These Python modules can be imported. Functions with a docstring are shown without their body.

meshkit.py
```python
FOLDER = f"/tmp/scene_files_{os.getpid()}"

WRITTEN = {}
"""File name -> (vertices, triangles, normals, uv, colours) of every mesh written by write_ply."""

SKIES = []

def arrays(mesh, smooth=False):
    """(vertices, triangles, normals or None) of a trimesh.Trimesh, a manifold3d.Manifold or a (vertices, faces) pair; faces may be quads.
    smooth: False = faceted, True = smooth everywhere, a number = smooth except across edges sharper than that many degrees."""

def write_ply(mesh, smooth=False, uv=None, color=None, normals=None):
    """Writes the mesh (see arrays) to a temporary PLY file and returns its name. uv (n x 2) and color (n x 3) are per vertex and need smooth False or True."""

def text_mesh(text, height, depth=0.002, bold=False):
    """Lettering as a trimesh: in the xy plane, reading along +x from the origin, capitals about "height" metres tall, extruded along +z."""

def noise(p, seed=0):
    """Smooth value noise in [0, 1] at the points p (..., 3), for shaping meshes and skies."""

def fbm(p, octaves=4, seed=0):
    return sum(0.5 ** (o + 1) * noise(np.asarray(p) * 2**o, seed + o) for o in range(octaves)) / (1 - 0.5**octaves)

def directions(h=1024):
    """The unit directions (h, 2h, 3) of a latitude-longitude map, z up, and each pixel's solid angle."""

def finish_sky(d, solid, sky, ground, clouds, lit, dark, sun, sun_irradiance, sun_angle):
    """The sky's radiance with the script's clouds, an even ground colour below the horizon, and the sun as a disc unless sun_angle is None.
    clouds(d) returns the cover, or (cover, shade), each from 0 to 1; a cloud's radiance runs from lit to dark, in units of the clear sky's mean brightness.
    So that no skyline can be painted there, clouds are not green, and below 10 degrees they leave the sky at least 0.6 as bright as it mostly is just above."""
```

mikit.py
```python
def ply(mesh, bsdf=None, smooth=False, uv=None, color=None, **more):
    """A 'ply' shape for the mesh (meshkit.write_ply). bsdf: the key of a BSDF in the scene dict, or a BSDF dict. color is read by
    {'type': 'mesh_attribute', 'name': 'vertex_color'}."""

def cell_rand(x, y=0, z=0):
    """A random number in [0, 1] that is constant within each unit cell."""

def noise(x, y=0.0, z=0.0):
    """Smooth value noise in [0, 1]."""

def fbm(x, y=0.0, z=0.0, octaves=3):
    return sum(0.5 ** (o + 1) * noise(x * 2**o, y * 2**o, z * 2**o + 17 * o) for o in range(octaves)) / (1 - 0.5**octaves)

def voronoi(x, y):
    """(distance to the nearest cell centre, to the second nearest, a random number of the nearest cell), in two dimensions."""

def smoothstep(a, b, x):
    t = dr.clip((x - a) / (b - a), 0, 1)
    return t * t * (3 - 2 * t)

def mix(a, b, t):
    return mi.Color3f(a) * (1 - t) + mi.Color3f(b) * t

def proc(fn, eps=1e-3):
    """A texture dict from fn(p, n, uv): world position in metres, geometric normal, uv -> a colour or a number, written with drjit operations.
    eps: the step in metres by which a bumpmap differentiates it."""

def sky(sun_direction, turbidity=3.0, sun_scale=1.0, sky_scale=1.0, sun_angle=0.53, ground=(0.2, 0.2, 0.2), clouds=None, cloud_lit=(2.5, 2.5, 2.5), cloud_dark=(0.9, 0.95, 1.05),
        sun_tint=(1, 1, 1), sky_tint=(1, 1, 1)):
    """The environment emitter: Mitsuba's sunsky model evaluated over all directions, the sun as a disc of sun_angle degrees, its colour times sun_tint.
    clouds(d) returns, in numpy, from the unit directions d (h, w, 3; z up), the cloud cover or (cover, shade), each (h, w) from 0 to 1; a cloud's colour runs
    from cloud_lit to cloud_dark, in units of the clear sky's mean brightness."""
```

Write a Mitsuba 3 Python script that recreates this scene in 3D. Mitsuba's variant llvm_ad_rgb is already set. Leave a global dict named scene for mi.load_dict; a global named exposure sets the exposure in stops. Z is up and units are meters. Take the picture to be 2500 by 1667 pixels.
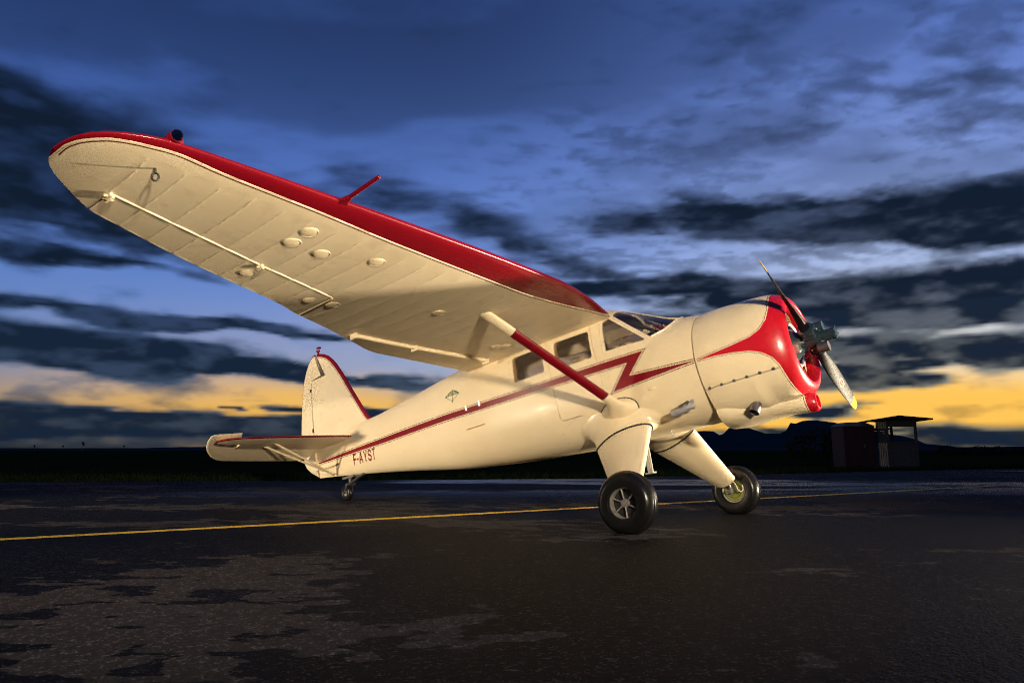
import math
import numpy as np
import trimesh
import manifold3d as m3
import shapely.geometry as sg
import shapely.affinity as sa
from scipy.interpolate import PchipInterpolator as PC
import drjit as dr
import mitsuba as mi
import mikit
import meshkit
from mikit import noise, fbm, voronoi, cell_rand, smoothstep, mix

T = mi.ScalarTransform4f
scene, labels = {}, {}
rng = np.random.default_rng(7)

# ------------------------------------------------------------------ camera, exposure
CAM_H, TILT = 0.8247, 0.1486
scene['camera'] = {'type': 'perspective', 'fov': 70.68, 'fov_axis': 'x', 'near_clip': 0.05, 'far_clip': 20000.0,
                   'to_world': T().look_at(origin=[0, 0, CAM_H], target=[0, math.cos(TILT), CAM_H + math.sin(TILT)], up=[0, 0, 1])}
exposure = 2.4

# ------------------------------------------------------------------ sky at dusk (the sun has set: no sun disc)
SUN_AZ = 27.0


def _smooth(a, b, x):
    t = np.clip((x - a) / (b - a), 0, 1)
    return t * t * (3 - 2 * t)


# banks of cloud seen over the field: azimuth, elevation, half width, half height (degrees), density, slope
BANKS = [
    (-36, 21.5, 13, 3.0, 1.3, -0.10), (-34, 17.5, 14, 4.0, 1.5, -0.10), (-22, 18.5, 11, 2.8, 0.9, -0.12), (-9, 19.5, 9, 2.2, 0.8, -0.25), (-1, 17.0, 7, 1.8, 1.0, -0.35), (5, 14.6, 5, 1.3, 0.8, -0.3),
    (-30, 12.7, 9, 0.8, 1.1, -0.06), (-35, 9.6, 8, 0.6, 0.9, 0.0), (-24, 9.1, 9, 0.6, 1.3, -0.03), (-16, 8.6, 4, 0.35, 0.9, -0.05),
    (-36, 7.1, 9, 1.35, 1.5, 0.0), (-28, 6.7, 8, 1.45, 1.7, -0.03), (-20, 6.0, 6, 0.95, 1.5, -0.06), (-14, 5.3, 4, 0.5, 1.1, -0.03), (-8, 5.4, 4.2, 0.55, 1.0, 0.0), (-17.5, 3.0, 2.4, 0.28, 1.0, -0.05), (-21.5, 3.1, 1.2, 0.22, 1.0, 0), (-12, 3.5, 1.5, 0.2, 0.8, 0),
    (-36, 2.0, 9, 1.1, 1.8, 0.0), (-26, 1.75, 8, 0.95, 1.8, -0.01), (-18, 1.6, 7, 0.95, 1.6, 0.02), (-10.5, 2.7, 2.6, 0.55, 1.4, -0.06), (-10, 1.0, 6, 0.8, 1.4, 0),
    (11, 17.8, 6, 1.2, 0.9, -0.12), (18, 17.3, 8, 1.4, 1.3, -0.12), (26, 16.4, 9, 1.8, 1.5, -0.06), (34, 15.4, 9, 2.4, 1.5, -0.02),
    (7, 12.6, 6, 0.9, 1.1, 0.02), (14, 12.0, 7, 1.1, 1.4, -0.05), (21, 11.1, 8, 1.4, 1.8, -0.05), (29, 10.4, 8, 1.8, 1.9, -0.02), (36, 10.2, 8, 1.9, 1.9, 0), (11, 10.2, 4.5, 0.55, 1.0, 0),
    (27, 7.3, 5, 1.2, 1.2, 0.02), (33, 6.4, 7, 1.3, 1.3, 0), (25, 5.4, 5, 1.0, 1.3, 0.05), (29, 4.6, 3.5, 0.7, 1.1, 0), (36, 5.8, 5, 0.8, 1.1, 0),
    (24.5, 2.6, 3.8, 0.75, 1.3, 0.06), (22, 1.0, 6, 0.6, 1.3, 0), (33, 0.8, 8, 0.95, 1.1, -0.03),
    (25, 24, 14, 2.5, 0.40, 0.1), (12, 25, 9, 2, 0.30, 0.1), (33, 21, 8, 2.0, 0.5, 0.0), (26, 31, 16, 2.5, 0.42, 0.05),
]


def clouds(d):
    az = np.degrees(np.arctan2(d[..., 0], d[..., 1]))
    el = np.degrees(np.arcsin(np.clip(d[..., 2], -1, 1)))
    k = 1.0 / np.maximum(d[..., 2] + 0.10, 0.06)                        # a flat deck of cloud seen in perspective
    p = np.stack([d[..., 0] * k, d[..., 1] * k, np.zeros_like(k)], -1)
    n1 = meshkit.fbm(p * [1.5, 2.2, 1] + [3.1, 1.7, 0], 7, 11)
    n4 = meshkit.fbm(p * [6.5, 9.0, 1] + [7.3, 2.9, 0] + (n1 * 2.2)[..., None], 6, 31)
    n5 = meshkit.fbm(p * [15, 26, 1] + [1.3, 5.9, 0] + (n4 * 2.0)[..., None], 4, 41)
    n2 = meshkit.fbm(np.stack([az / 7.0, el / 1.7, az * 0], -1) + [40, 9, 2], 6, 23)
    n3 = meshkit.fbm(np.stack([az / 2.6, el / 0.9, az * 0], -1) + [10, 19, 2], 4, 5)
    wa, we = (n1 - 0.5) * 9, (n2 - 0.5) * (1.1 + 1.3 * _smooth(5, 14, el))
    f = np.zeros_like(az)
    for a, e, ra, re, w, s in BANKS:
        u, v = (az + wa - a) / ra, (el + we - e - s * (az - a)) / re
        f = np.maximum(f, w * np.exp(-(u * u) ** 1.3) * np.exp(-np.abs(v) ** 2.2))
    away = 1 - _smooth(44, 60, np.abs(az))                              # further round, the same broken deck goes on without banks set one by one
    f = f * away + (1 - away) * _smooth(0.30, 0.46, n1 * 0.5 + n2 * 0.5) * (1 - _smooth(14, 60, el)) * 1.3
    soft = _smooth(8, 20, el)                                           # the high cloud is thinner and softer edged than the far banks
    t = f * 1.05 + (n3 - 0.5) * (0.75 - 0.25 * soft) + (n2 - 0.5) * 0.75 + (n4 * 0.6 + n5 * 0.4 - 0.5) * 0.9 * soft
    dark = _smooth(0.16 - 0.02 * soft, 0.86 + 0.28 * soft, t) * (0.995 - 0.16 * _smooth(0.42, 0.68, n2 * 0.4 + n3 * 0.6))
    mott = _smooth(0.38, 0.64, n4 * 0.48 + n5 * 0.52) * _smooth(7, 14, el) * _smooth(-14, 8, az) * 0.44
    mott = np.maximum(mott, _smooth(0.45, 0.62, n1) * _smooth(10, 22, el) * 0.38)
    veil = _smooth(12, 36, el + 3 * (n1 - 0.5)) * (0.66 - 0.54 * _smooth(-8, 26, az))
    low = (1 - _smooth(0.7, 1.7, el + 1.2 * (n3 - 0.5))) * (0.80 + 0.5 * (n3 - 0.5))
    dark = 1 - (1 - dark) * (1 - mott) * (1 - veil) * (1 - np.clip(low, 0, 0.9))
    west = 0.30 * np.exp(-(az / 45.0) ** 4) + 0.85 * np.exp(-((az - 30) / 22.0) ** 2) + np.exp(-((az + 18) / 25.0) ** 2) * 0.45
    band = 1.0 - 0.86 * _smooth(3.4, 6.6, el + (n2 - 0.5) * 1.4) - 0.14 * _smooth(6.5, 13, el)
    streak = _smooth(0.46, 0.66, n3 * 0.6 + n2 * 0.4) * 0.40                # thin bars of cloud across the afterglow
    glow = np.clip(west * 1.2, 0, 0.97) * band * (1 - _smooth(0.35, 0.85, dark))
    dim = np.clip(1 - west * (0.86 + 0.34 * _smooth(1.0, 3.6, el)), 0, 1) + streak   # deeper and duller away from where the sun went down
    dim = np.clip(dim, 0, 1)
    cover = 1 - (1 - glow) * (1 - dark)
    return cover, np.where(cover > 1e-4, (dark + (1 - dark) * glow * dim) / np.maximum(cover, 1e-4), 0)


sa_, se_ = math.radians(SUN_AZ), math.radians(2.0)
scene['sky'] = {**mikit.sky([math.sin(sa_) * math.cos(se_), math.cos(sa_) * math.cos(se_), math.sin(se_)], turbidity=3.0, sun_scale=0.0, sky_scale=1.0,
                         ground=(0.02, 0.02, 0.022), clouds=clouds, cloud_lit=(5.6, 3.05, 0.46), cloud_dark=(0.028, 0.066, 0.150), sky_tint=(0.56, 1.12, 4.0)), 'sampling_weight': 0.6}
# ---- END SKY

# ------------------------------------------------------------------ flood lights that stand outside the frame and light the aeroplane


def frame_to(pos, target):
    pos, target = np.array(pos, float), np.array(target, float)
    w = (target - pos) / np.linalg.norm(target - pos)
    u = np.cross(w, [0, 0, 1]); u /= np.linalg.norm(u)
    return np.stack([u, np.cross(u, w), w], 1), pos                      # columns: right, up, forward


def move(mesh, R, p):
    v, f = meshkit.arrays(mesh)[:2] if not isinstance(mesh, trimesh.Trimesh) else (mesh.vertices, mesh.faces)
    return trimesh.Trimesh(np.asarray(v) @ np.asarray(R).T + p, f, process=False)


def box(lo, hi):
    lo, hi = np.array(lo, float), np.array(hi, float)
    m = trimesh.creation.box(extents=hi - lo)
    m.apply_translation((lo + hi) / 2)
    return m


def tube(a, b, r, r2=None, n=20):
    """A tapered round bar from a to b."""
    a, b = np.array(a, float), np.array(b, float)
    w = (b - a) / np.linalg.norm(b - a)
    u = np.cross(w, [0, 0, 1.0] if abs(w[2]) < 0.9 else [1.0, 0, 0]); u /= np.linalg.norm(u)
    v = np.cross(w, u)
    th = np.arange(n) * 2 * np.pi / n
    ring = np.cos(th)[:, None] * u + np.sin(th)[:, None] * v
    r2 = r if r2 is None else r2
    return loft([a + ring * r, b + ring * r2])


def loft(rings, caps=True):
    """Closed rings of equal length joined in order, with end caps (fans)."""
    rings = np.asarray(rings, float)
    n, m = rings.shape[:2]
    i, j = np.meshgrid(np.arange(n - 1), np.arange(m), indexing='ij')
    a, b = i * m + j, i * m + (j + 1) % m
    f = np.concatenate([np.stack([a, b, b + m], -1).reshape(-1, 3), np.stack([a, b + m, a + m], -1).reshape(-1, 3)])
    v = rings.reshape(-1, 3)
    if caps:
        k = np.arange(m)
        v = np.vstack([v, rings[0].mean(0), rings[-1].mean(0)])
        f = np.vstack([f, np.stack([(k + 1) % m, k, k * 0 + n * m], 1), np.stack([k + (n - 1) * m, (k + 1) % m + (n - 1) * m, k * 0 + n * m + 1], 1)])
    mesh = trimesh.Trimesh(v, f, process=False)
    if caps and mesh.volume < 0:
        mesh.invert()
    return mesh


def path_tube(pts, r, n=10, closed=False):
    """A tube of radius r (number or one per point) along a polyline."""
    pts = np.asarray(pts, float)
    r = np.broadcast_to(np.asarray(r, float), len(pts))
    t = np.gradient(pts, axis=0) if not closed else np.roll(pts, -1, 0) - np.roll(pts, 1, 0)
    t /= np.linalg.norm(t, axis=1, keepdims=True)
    u = np.cross(t[0], [0, 0, 1.0] if abs(t[0][2]) < 0.9 else [1.0, 0, 0])
    rings, th = [], np.arange(n) * 2 * np.pi / n
    for p, w, rr in zip(pts, t, r):
        u = u - w * (u @ w); u /= np.linalg.norm(u)
        v = np.cross(w, u)
        rings.append(p + rr * (np.cos(th)[:, None] * u + np.sin(th)[:, None] * v))
    if closed:
        rings.append(rings[0])
    return loft(rings, caps=not closed)


def revolve(profile, n=64, axis='x'):
    """A closed surface from (along, radius) points that runs round the profile and back, turned about the axis."""
    profile = np.asarray(profile, float)
    th = np.arange(n) * 2 * np.pi / n
    rings = [np.stack([np.full(n, a), r * np.cos(th), r * np.sin(th)], 1) for a, r in profile]
    return np.array(rings)


def ring_solid(profile, n=64):
    """Solid of revolution about x whose closed profile loop is given as (x, r)."""
    R = revolve(list(profile) + [profile[0]], n)
    m = loft(R, caps=False)
    m.merge_vertices()
    if m.volume < 0:
        m.invert()
    return m


def mani(mesh):
    if isinstance(mesh, m3.Manifold):
        return mesh
    mesh = mesh.copy()
    mesh.merge_vertices(merge_norm=True, merge_tex=True, digits_vertex=7)
    mesh.update_faces(mesh.nondegenerate_faces())
    return m3.Manifold(m3.Mesh(np.asarray(mesh.vertices, np.float32), np.asarray(mesh.faces, np.uint32)))


def tri(man):
    m = man.to_mesh()
    return trimesh.Trimesh(np.array(m.vert_properties)[:, :3], np.array(m.tri_verts), process=False)


def join(*ms):
    return trimesh.util.concatenate([m if isinstance(m, trimesh.Trimesh) else tri(m) for m in ms])


def polys(g):
    return [q for q in getattr(g, 'geoms', [g]) if q.geom_type == 'Polygon' and q.area > 1e-9]


def prism_xz(poly, y0, y1):
    """The polygon, given in (x, z), drawn out from y0 to y1."""
    g = poly if hasattr(poly, 'geom_type') else sg.Polygon(poly)
    m = trimesh.util.concatenate([trimesh.creation.extrude_polygon(q, y1 - y0, engine='earcut') for q in polys(g)])
    v = m.vertices
    m = trimesh.Trimesh(np.stack([v[:, 0], y1 - v[:, 2], v[:, 1]], 1), m.faces, process=False)
    if m.volume < 0:
        m.invert()
    return m


def prism_xy(poly, z0, z1):
    g = poly if hasattr(poly, 'geom_type') else sg.Polygon(poly)
    m = trimesh.util.concatenate([trimesh.creation.extrude_polygon(q, z1 - z0, engine='earcut') for q in polys(g)])
    m.apply_translation([0, 0, z0])
    return m


def number(name):
    if name not in scene and not any(k.startswith(name + '__') for k in scene):
        return name
    k = 1
    while f'{name}_{k:03d}' in scene or any(q.startswith(f'{name}_{k:03d}__') for q in scene):
        k += 1
    return f'{name}_{k:03d}'


def add(key, mesh, bsdf, smooth=30, **more):
    """One entry of the scene; the last word of the key takes a number when it is taken."""
    key = number(key)
    if isinstance(mesh, m3.Manifold):
        mesh = tri(mesh)
    scene[key] = mikit.ply(mesh, bsdf, smooth=smooth, **more)
    return key


def rgb(*c):
    return {'type': 'rgb', 'value': list(c)}


def paint(name, base, rough=0.3, coat=0.0, metal=0.0, spec=0.5, two=True):
    b = {'type': 'principled', 'base_color': base, 'roughness': rough, 'metallic': metal, 'specular': spec}
    if coat:
        b |= {'clearcoat': coat, 'clearcoat_gloss': 0.93}
    scene[name] = {'type': 'twosided', 'bsdf': b} if two else b


def grain(c, amount, scale, c2=None):
    """Colour c with patches and grain; c2 is the colour it wanders to."""
    c2 = [x * 0.8 for x in c] if c2 is None else c2

    def fn(p, n, uv):
        t = fbm(p.x * scale, p.y * scale, p.z * scale, 3)
        u = fbm(p.x * scale * 0.12 + 7, p.y * scale * 0.12, p.z * scale * 0.12, 3)
        return mix(c, c2, dr.clip((t * 0.6 + u * 0.4 - 0.35) * 2 * amount, 0, 1))
    return mikit.proc(fn)


paint('mat_black_metal', rgb(0.02, 0.02, 0.022), 0.45)
scene['mat_lamp_housing'] = {'type': 'twosided', 'bsdf': {'type': 'diffuse', 'reflectance': rgb(0.01, 0.01, 0.01)}}


def flood_light(pos, target, w, h, bw, lo, hi, depth, radiance, label, picks=2.0):
    """A bright panel at the back of a black box that keeps its light off the sky, the far field and most of the ground."""
    key = number('flood_light')
    R, p = frame_to(pos, target)
    t = 0.02
    walls = [box([-bw - t, -lo - t, -0.12], [bw + t, hi + t, -0.05]),
             box([-bw - t, -lo - t, -0.05], [-bw, hi + t, depth]), box([bw, -lo - t, -0.05], [bw + t, hi + t, depth]),
             box([-bw, -lo - t, -0.05], [bw, -lo, depth]), box([-bw, hi, -0.05], [bw, hi + t, depth])]
    add(key + '__hood', move(join(*walls), R, p), 'mat_lamp_housing', False)
    v = np.array([[-w / 2, -h / 2, 0], [w / 2, -h / 2, 0], [w / 2, h / 2, 0], [-w / 2, h / 2, 0]])
    v[:, 2] -= 0.03
    panel = trimesh.Trimesh(v, [[0, 2, 1], [0, 3, 2]], process=False)        # faces the way the hood opens
    add(key + '__lamp_panel', move(panel, R, p), 'mat_lamp_housing', False, emitter={'type': 'area', 'radiance': rgb(*radiance), 'sampling_weight': picks})
    top = np.array(pos) + R @ [0, 0, -0.15]
    add(key + '__stand', join(tube(top + [0, 0, 0.05], [top[0], top[1], 0.25 if top[2] > 0.4 else 0.02], 0.018), *[tube([top[0], top[1], min(0.3, top[2])], [top[0] + 0.35 * math.cos(a), top[1] + 0.35 * math.sin(a), 0.01], 0.012) for a in (0.4, 2.5, 4.6)]), 'mat_black_metal')
    labels[key] = {'label': label, 'category': 'flood light', 'group': 'flood lights standing round the aeroplane'}


WARM = np.array([1.0, 0.83, 0.58])
flood_light([3.5, -3.5, 3.2], [-1.6, 7.6, 2.2], 0.55, 0.40, 0.62, 0.25, 0.60, 1.0, 560 * WARM, 'black flood light on a tall stand, behind and right of the camera', 1.6)
flood_light([11.0, 8.1, 0.55], [-0.6, 6.2, 2.3], 0.50, 0.40, 0.62, 0.30, 0.60, 1.4, 1050 * WARM, 'black flood light on a low stand, out ahead of the propeller', 2.2)
flood_light([-11.5, 6.5, 0.8], [-3.8, 12.6, 1.5], 0.5, 0.40, 0.60, 0.36, 0.55, 1.1, 360 * WARM, 'black flood light on a stand, out beyond the wing tip', 2.4)

# ------------------------------------------------------------------ ground
GX, GY = 1.0, 0.0


def patches(x, y):
    """How dry the asphalt is: ragged patches that stretch across the view, 0 wet to 1 dry."""
    w = fbm(x * 0.9, y * 0.9, 0.0, 3) - 0.5
    a = fbm(x * 0.40 + 33.7, y * 0.85 + 2.9 + w * 0.8, 3.0, 4)
    b = fbm(x * 5.0, y * 9.0, 1.0, 4)
    return smoothstep(0.560, 0.582, a * 0.68 + b * 0.32)


def asphalt_color(p, n, uv):
    dry = patches(p.x, p.y)
    g = noise(p.x * 120, p.y * 120, 0.0) * 0.6 + noise(p.x * 45, p.y * 45, 5.0) * 0.4
    stone = smoothstep(0.62, 0.80, g)
    big = fbm(p.x * 0.5, p.y * 0.5, 9.0, 3)
    c = mix([0.0045, 0.0043, 0.0046], [0.030, 0.027, 0.028], dry * 0.9)
    c = c * (0.75 + 0.5 * big)
    return c * (1 + stone * (4.0 - 2.7 * dry)) * (0.65 + 0.7 * g)


def asphalt_rough(p, n, uv):
    dry = patches(p.x, p.y)
    pool = smoothstep(0.58, 0.66, fbm(p.x * 0.09 + 2.0, p.y * 0.42, 4.0, 3))
    far = smoothstep(11, 17, p.y)
    return dr.clip(0.66 + 0.25 * dry - 0.36 * pool * far, 0.12, 1.0)


def asphalt_bump(p, n, uv):
    return (noise(p.x * 130, p.y * 130, 0.0) + noise(p.x * 60, p.y * 60, 2.0)) * 0.5


scene['mat_asphalt'] = {'type': 'twosided', 'bsdf': {'type': 'bumpmap', 'arbitrary': mikit.proc(asphalt_bump, eps=2e-3), 'scale': 0.003,
                        'bsdf': {'type': 'principled', 'base_color': mikit.proc(asphalt_color), 'roughness': mikit.proc(asphalt_rough), 'specular': 0.06}}}


def grass_color(p, n, uv):
    t = fbm(p.x * 0.6, p.y * 0.6, 0.0, 4)
    return mix([0.010, 0.018, 0.005], [0.030, 0.045, 0.012], t) * (0.6 + 0.8 * noise(p.x * 9, p.y * 9, 0.0))


scene['mat_grass'] = {'type': 'twosided', 'bsdf': {'type': 'diffuse', 'reflectance': mikit.proc(grass_color)}}


def sheet(poly, z):
    v, f = trimesh.creation.triangulate_polygon(sg.Polygon(poly), engine='earcut')
    m = trimesh.Trimesh(np.column_stack([v, np.full(len(v), z)]), f, process=False)
    if m.face_normals[:, 2].mean() < 0:
        m.invert()
    return m


L_ = 9000.0
add('ground', sheet([(-L_, -L_), (L_, -L_), (L_, L_), (-L_, L_)], -0.06), 'mat_grass', False)
labels['ground'] = {'label': 'dark grass field that runs to the horizon', 'kind': 'structure'}
APRON = [(-60, -40), (60, -40), (60, 34.0), (35, 33.5), (24.0, 33.0), (15.5, 29.0), (8.0, 24.5), (2.0, 21.2), (-5, 19.6), (-14, 19.2), (-30, 18.4), (-60, 17.5)]
add('apron', sheet(APRON, 0.0), 'mat_asphalt', False)
labels['apron'] = {'label': 'dark wet asphalt apron with paler drying patches', 'kind': 'structure'}


def line_color(p, n, uv):
    worn = smoothstep(0.60, 0.72, fbm(p.x * 14, p.y * 14, 0.0, 4))
    return mix([0.74, 0.45, 0.02], [0.24, 0.15, 0.02], worn * 0.7) * (0.8 + 0.4 * noise(p.x * 90, p.y * 90, 0.0))


scene['mat_line'] = {'type': 'twosided', 'bsdf': {'type': 'principled', 'base_color': mikit.proc(line_color), 'roughness': 0.6, 'specular': 0.3}}
la, lb = np.array([-4.748, 6.895]), np.array([12.33, 17.709])
ld = (lb - la) / np.linalg.norm(lb - la); ln = np.array([-ld[1], ld[0]]) * 0.085
la, lb = la - ld * 30, lb + ld * 22
add('taxi_line', sheet([la - ln, lb - ln, lb + ln, la + ln], 0.004), 'mat_line', False)
labels['taxi_line'] = {'label': 'thin yellow guide line painted across the apron', 'kind': 'structure'}

# ------------------------------------------------------------------ the aeroplane: modelled nose along +x, right wing along -y, hub at the origin
PITCH, HEAD = 0.2137, 0.6685
_cp, _sp = math.cos(PITCH), math.sin(PITCH)
R_AC = np.array([[math.cos(HEAD), math.sin(HEAD), 0], [-math.sin(HEAD), math.cos(HEAD), 0], [0, 0, 1]]) @ np.array([[_cp, 0, -_sp], [0, 1, 0], [_sp, 0, _cp]])
P_AC = np.array([2.0428 + 1.4604 * math.cos(HEAD), 8.4984 - 1.4604 * math.sin(HEAD), 1.9815])
PLANE = 'aeroplane'


def air(key, mesh, bsdf, smooth=30, **more):
    return add(PLANE + '__' + key, move(mesh, R_AC, P_AC), bsdf, smooth, **more)


def to_air(w):
    return (np.asarray(w, float) - P_AC) @ R_AC


def mirror(m):
    m = m.copy() if isinstance(m, trimesh.Trimesh) else tri(m)
    m.vertices = m.vertices * [1, -1, 1]
    m.invert()
    return m


CREAM, RED = [0.74, 0.62, 0.425], [0.19, 0.002, 0.009]
paint('mat_cream', mikit.proc(lambda p, n, uv: mix(CREAM, [0.69, 0.56, 0.37], dr.clip(fbm(p.x * 2.1, p.y * 2.1, p.z * 2.1, 4) * 1.6 - 0.4, 0, 1)) * (0.97 + 0.06 * noise(p.x * 60, p.y * 60, p.z * 60))), 0.38, 0.15, 0.0, 0.45)
paint('mat_cream_metal', mikit.proc(lambda p, n, uv: mix([0.76, 0.64, 0.44], [0.70, 0.57, 0.375], dr.clip(fbm(p.x * 3.1, p.y * 3.1, p.z * 3.1, 4) * 1.6 - 0.4, 0, 1)) * (0.97 + 0.06 * noise(p.x * 70, p.y * 70, p.z * 70))), 0.24, 0.6, 0.0, 0.5)


def fabric_color(p, n, uv):
    t = dr.clip(fbm(p.x * 1.6, p.y * 1.6, p.z * 1.6, 4) * 1.8 - 0.5, 0, 1)
    s = smoothstep(0.62, 0.72, fbm(p.x * 9, p.y * 9, p.z * 9, 4))
    return mix(mix([0.70, 0.595, 0.42], [0.64, 0.53, 0.365], t), [0.56, 0.45, 0.30], s * 0.35)


paint('mat_fabric', mikit.proc(fabric_color), 0.42, 0.15, 0.0, 0.4)
paint('mat_red', mikit.proc(lambda p, n, uv: mix(RED, [0.155, 0.002, 0.008], fbm(p.x * 4, p.y * 4, p.z * 4, 3))), 0.26, 0.6, 0.0, 0.5)  # darker copy of the red: the wing's weaker light is put into its colour
paint('mat_red_nose', mikit.proc(lambda p, n, uv: mix([0.50, 0.006, 0.018], [0.43, 0.005, 0.014], fbm(p.x * 4, p.y * 4, p.z * 4, 3))), 0.30, 0.5, 0.0, 0.5)  # brighter copy of the same red: the nose's stronger light in its colour
paint('mat_pinstripe', rgb(0.10, 0.02, 0.015), 0.4)
paint('mat_dark_seam', rgb(0.010, 0.009, 0.008), 0.6)
paint('mat_rubber', mikit.proc(lambda p, n, uv: mix([0.005, 0.005, 0.0055], [0.010, 0.0095, 0.0095], fbm(p.x * 25, p.y * 25, p.z * 25, 4))), 0.27, 0.0, 0.0, 0.35)
paint('mat_alloy', mikit.proc(lambda p, n, uv: mix([0.42, 0.41, 0.39], [0.22, 0.20, 0.18], fbm(p.x * 30, p.y * 30, p.z * 30, 4))), 0.38, 0.0, 0.5)
paint('mat_chrome', rgb(0.66, 0.66, 0.68), 0.36, 0.0, 0.75)
paint('mat_steel', mikit.proc(lambda p, n, uv: mix([0.36, 0.35, 0.35], [0.16, 0.13, 0.12], fbm(p.x * 22, p.y * 22, p.z * 22, 4))), 0.36, 0.0, 0.9)
paint('mat_engine_grey', mikit.proc(lambda p, n, uv: mix([0.020, 0.040, 0.054], [0.012, 0.022, 0.030], fbm(p.x * 16, p.y * 16, p.z * 16, 3))), 0.24, 0.5, 0.0, 0.5)
paint('mat_cylinder', mikit.proc(lambda p, n, uv: mix([0.05, 0.05, 0.05], [0.16, 0.13, 0.10], fbm(p.x * 18, p.y * 18, p.z * 18, 3))), 0.40, 0.0, 0.6)
paint('mat_black_gloss', rgb(0.012, 0.012, 0.014), 0.20, 0.4)
paint('mat_green_primer', mikit.proc(lambda p, n, uv: mix([0.19, 0.21, 0.035], [0.12, 0.13, 0.03], fbm(p.x * 22, p.y * 22, p.z * 22, 4))), 0.5)
paint('mat_yellow', rgb(0.38, 0.25, 0.015), 0.7, 0.0, 0.0, 0.1)
paint('mat_white', rgb(0.78, 0.76, 0.72), 0.4)
paint('mat_logo_red', rgb(0.30, 0.012, 0.012), 0.6, 0.0, 0.0, 0.1)
paint('mat_badge', rgb(0.42, 0.40, 0.36), 0.6, 0.0, 0.0, 0.1)
paint('mat_green_ink', rgb(0.012, 0.085, 0.04), 0.5)
paint('mat_lining', mikit.proc(lambda p, n, uv: mix([0.46, 0.40, 0.41], [0.38, 0.33, 0.34], fbm(p.x * 6, p.y * 6, p.z * 6, 3))), 0.85)
paint('mat_seat', mikit.proc(lambda p, n, uv: mix([0.44, 0.38, 0.36], [0.36, 0.30, 0.28], fbm(p.x * 12, p.y * 12, p.z * 12, 3))), 0.7)
paint('mat_tan', rgb(0.36, 0.19, 0.07), 0.6)
paint('mat_black_matt', rgb(0.012, 0.012, 0.013), 0.8)
scene['mat_pane'] = {'type': 'mask', 'opacity': 0.22, 'bsdf': {'type': 'twosided', 'bsdf': {'type': 'roughconductor', 'alpha': 0.02, 'specular_reflectance': 0.55}}}   # thin clear sheet: most light passes, a little is mirrored
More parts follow.
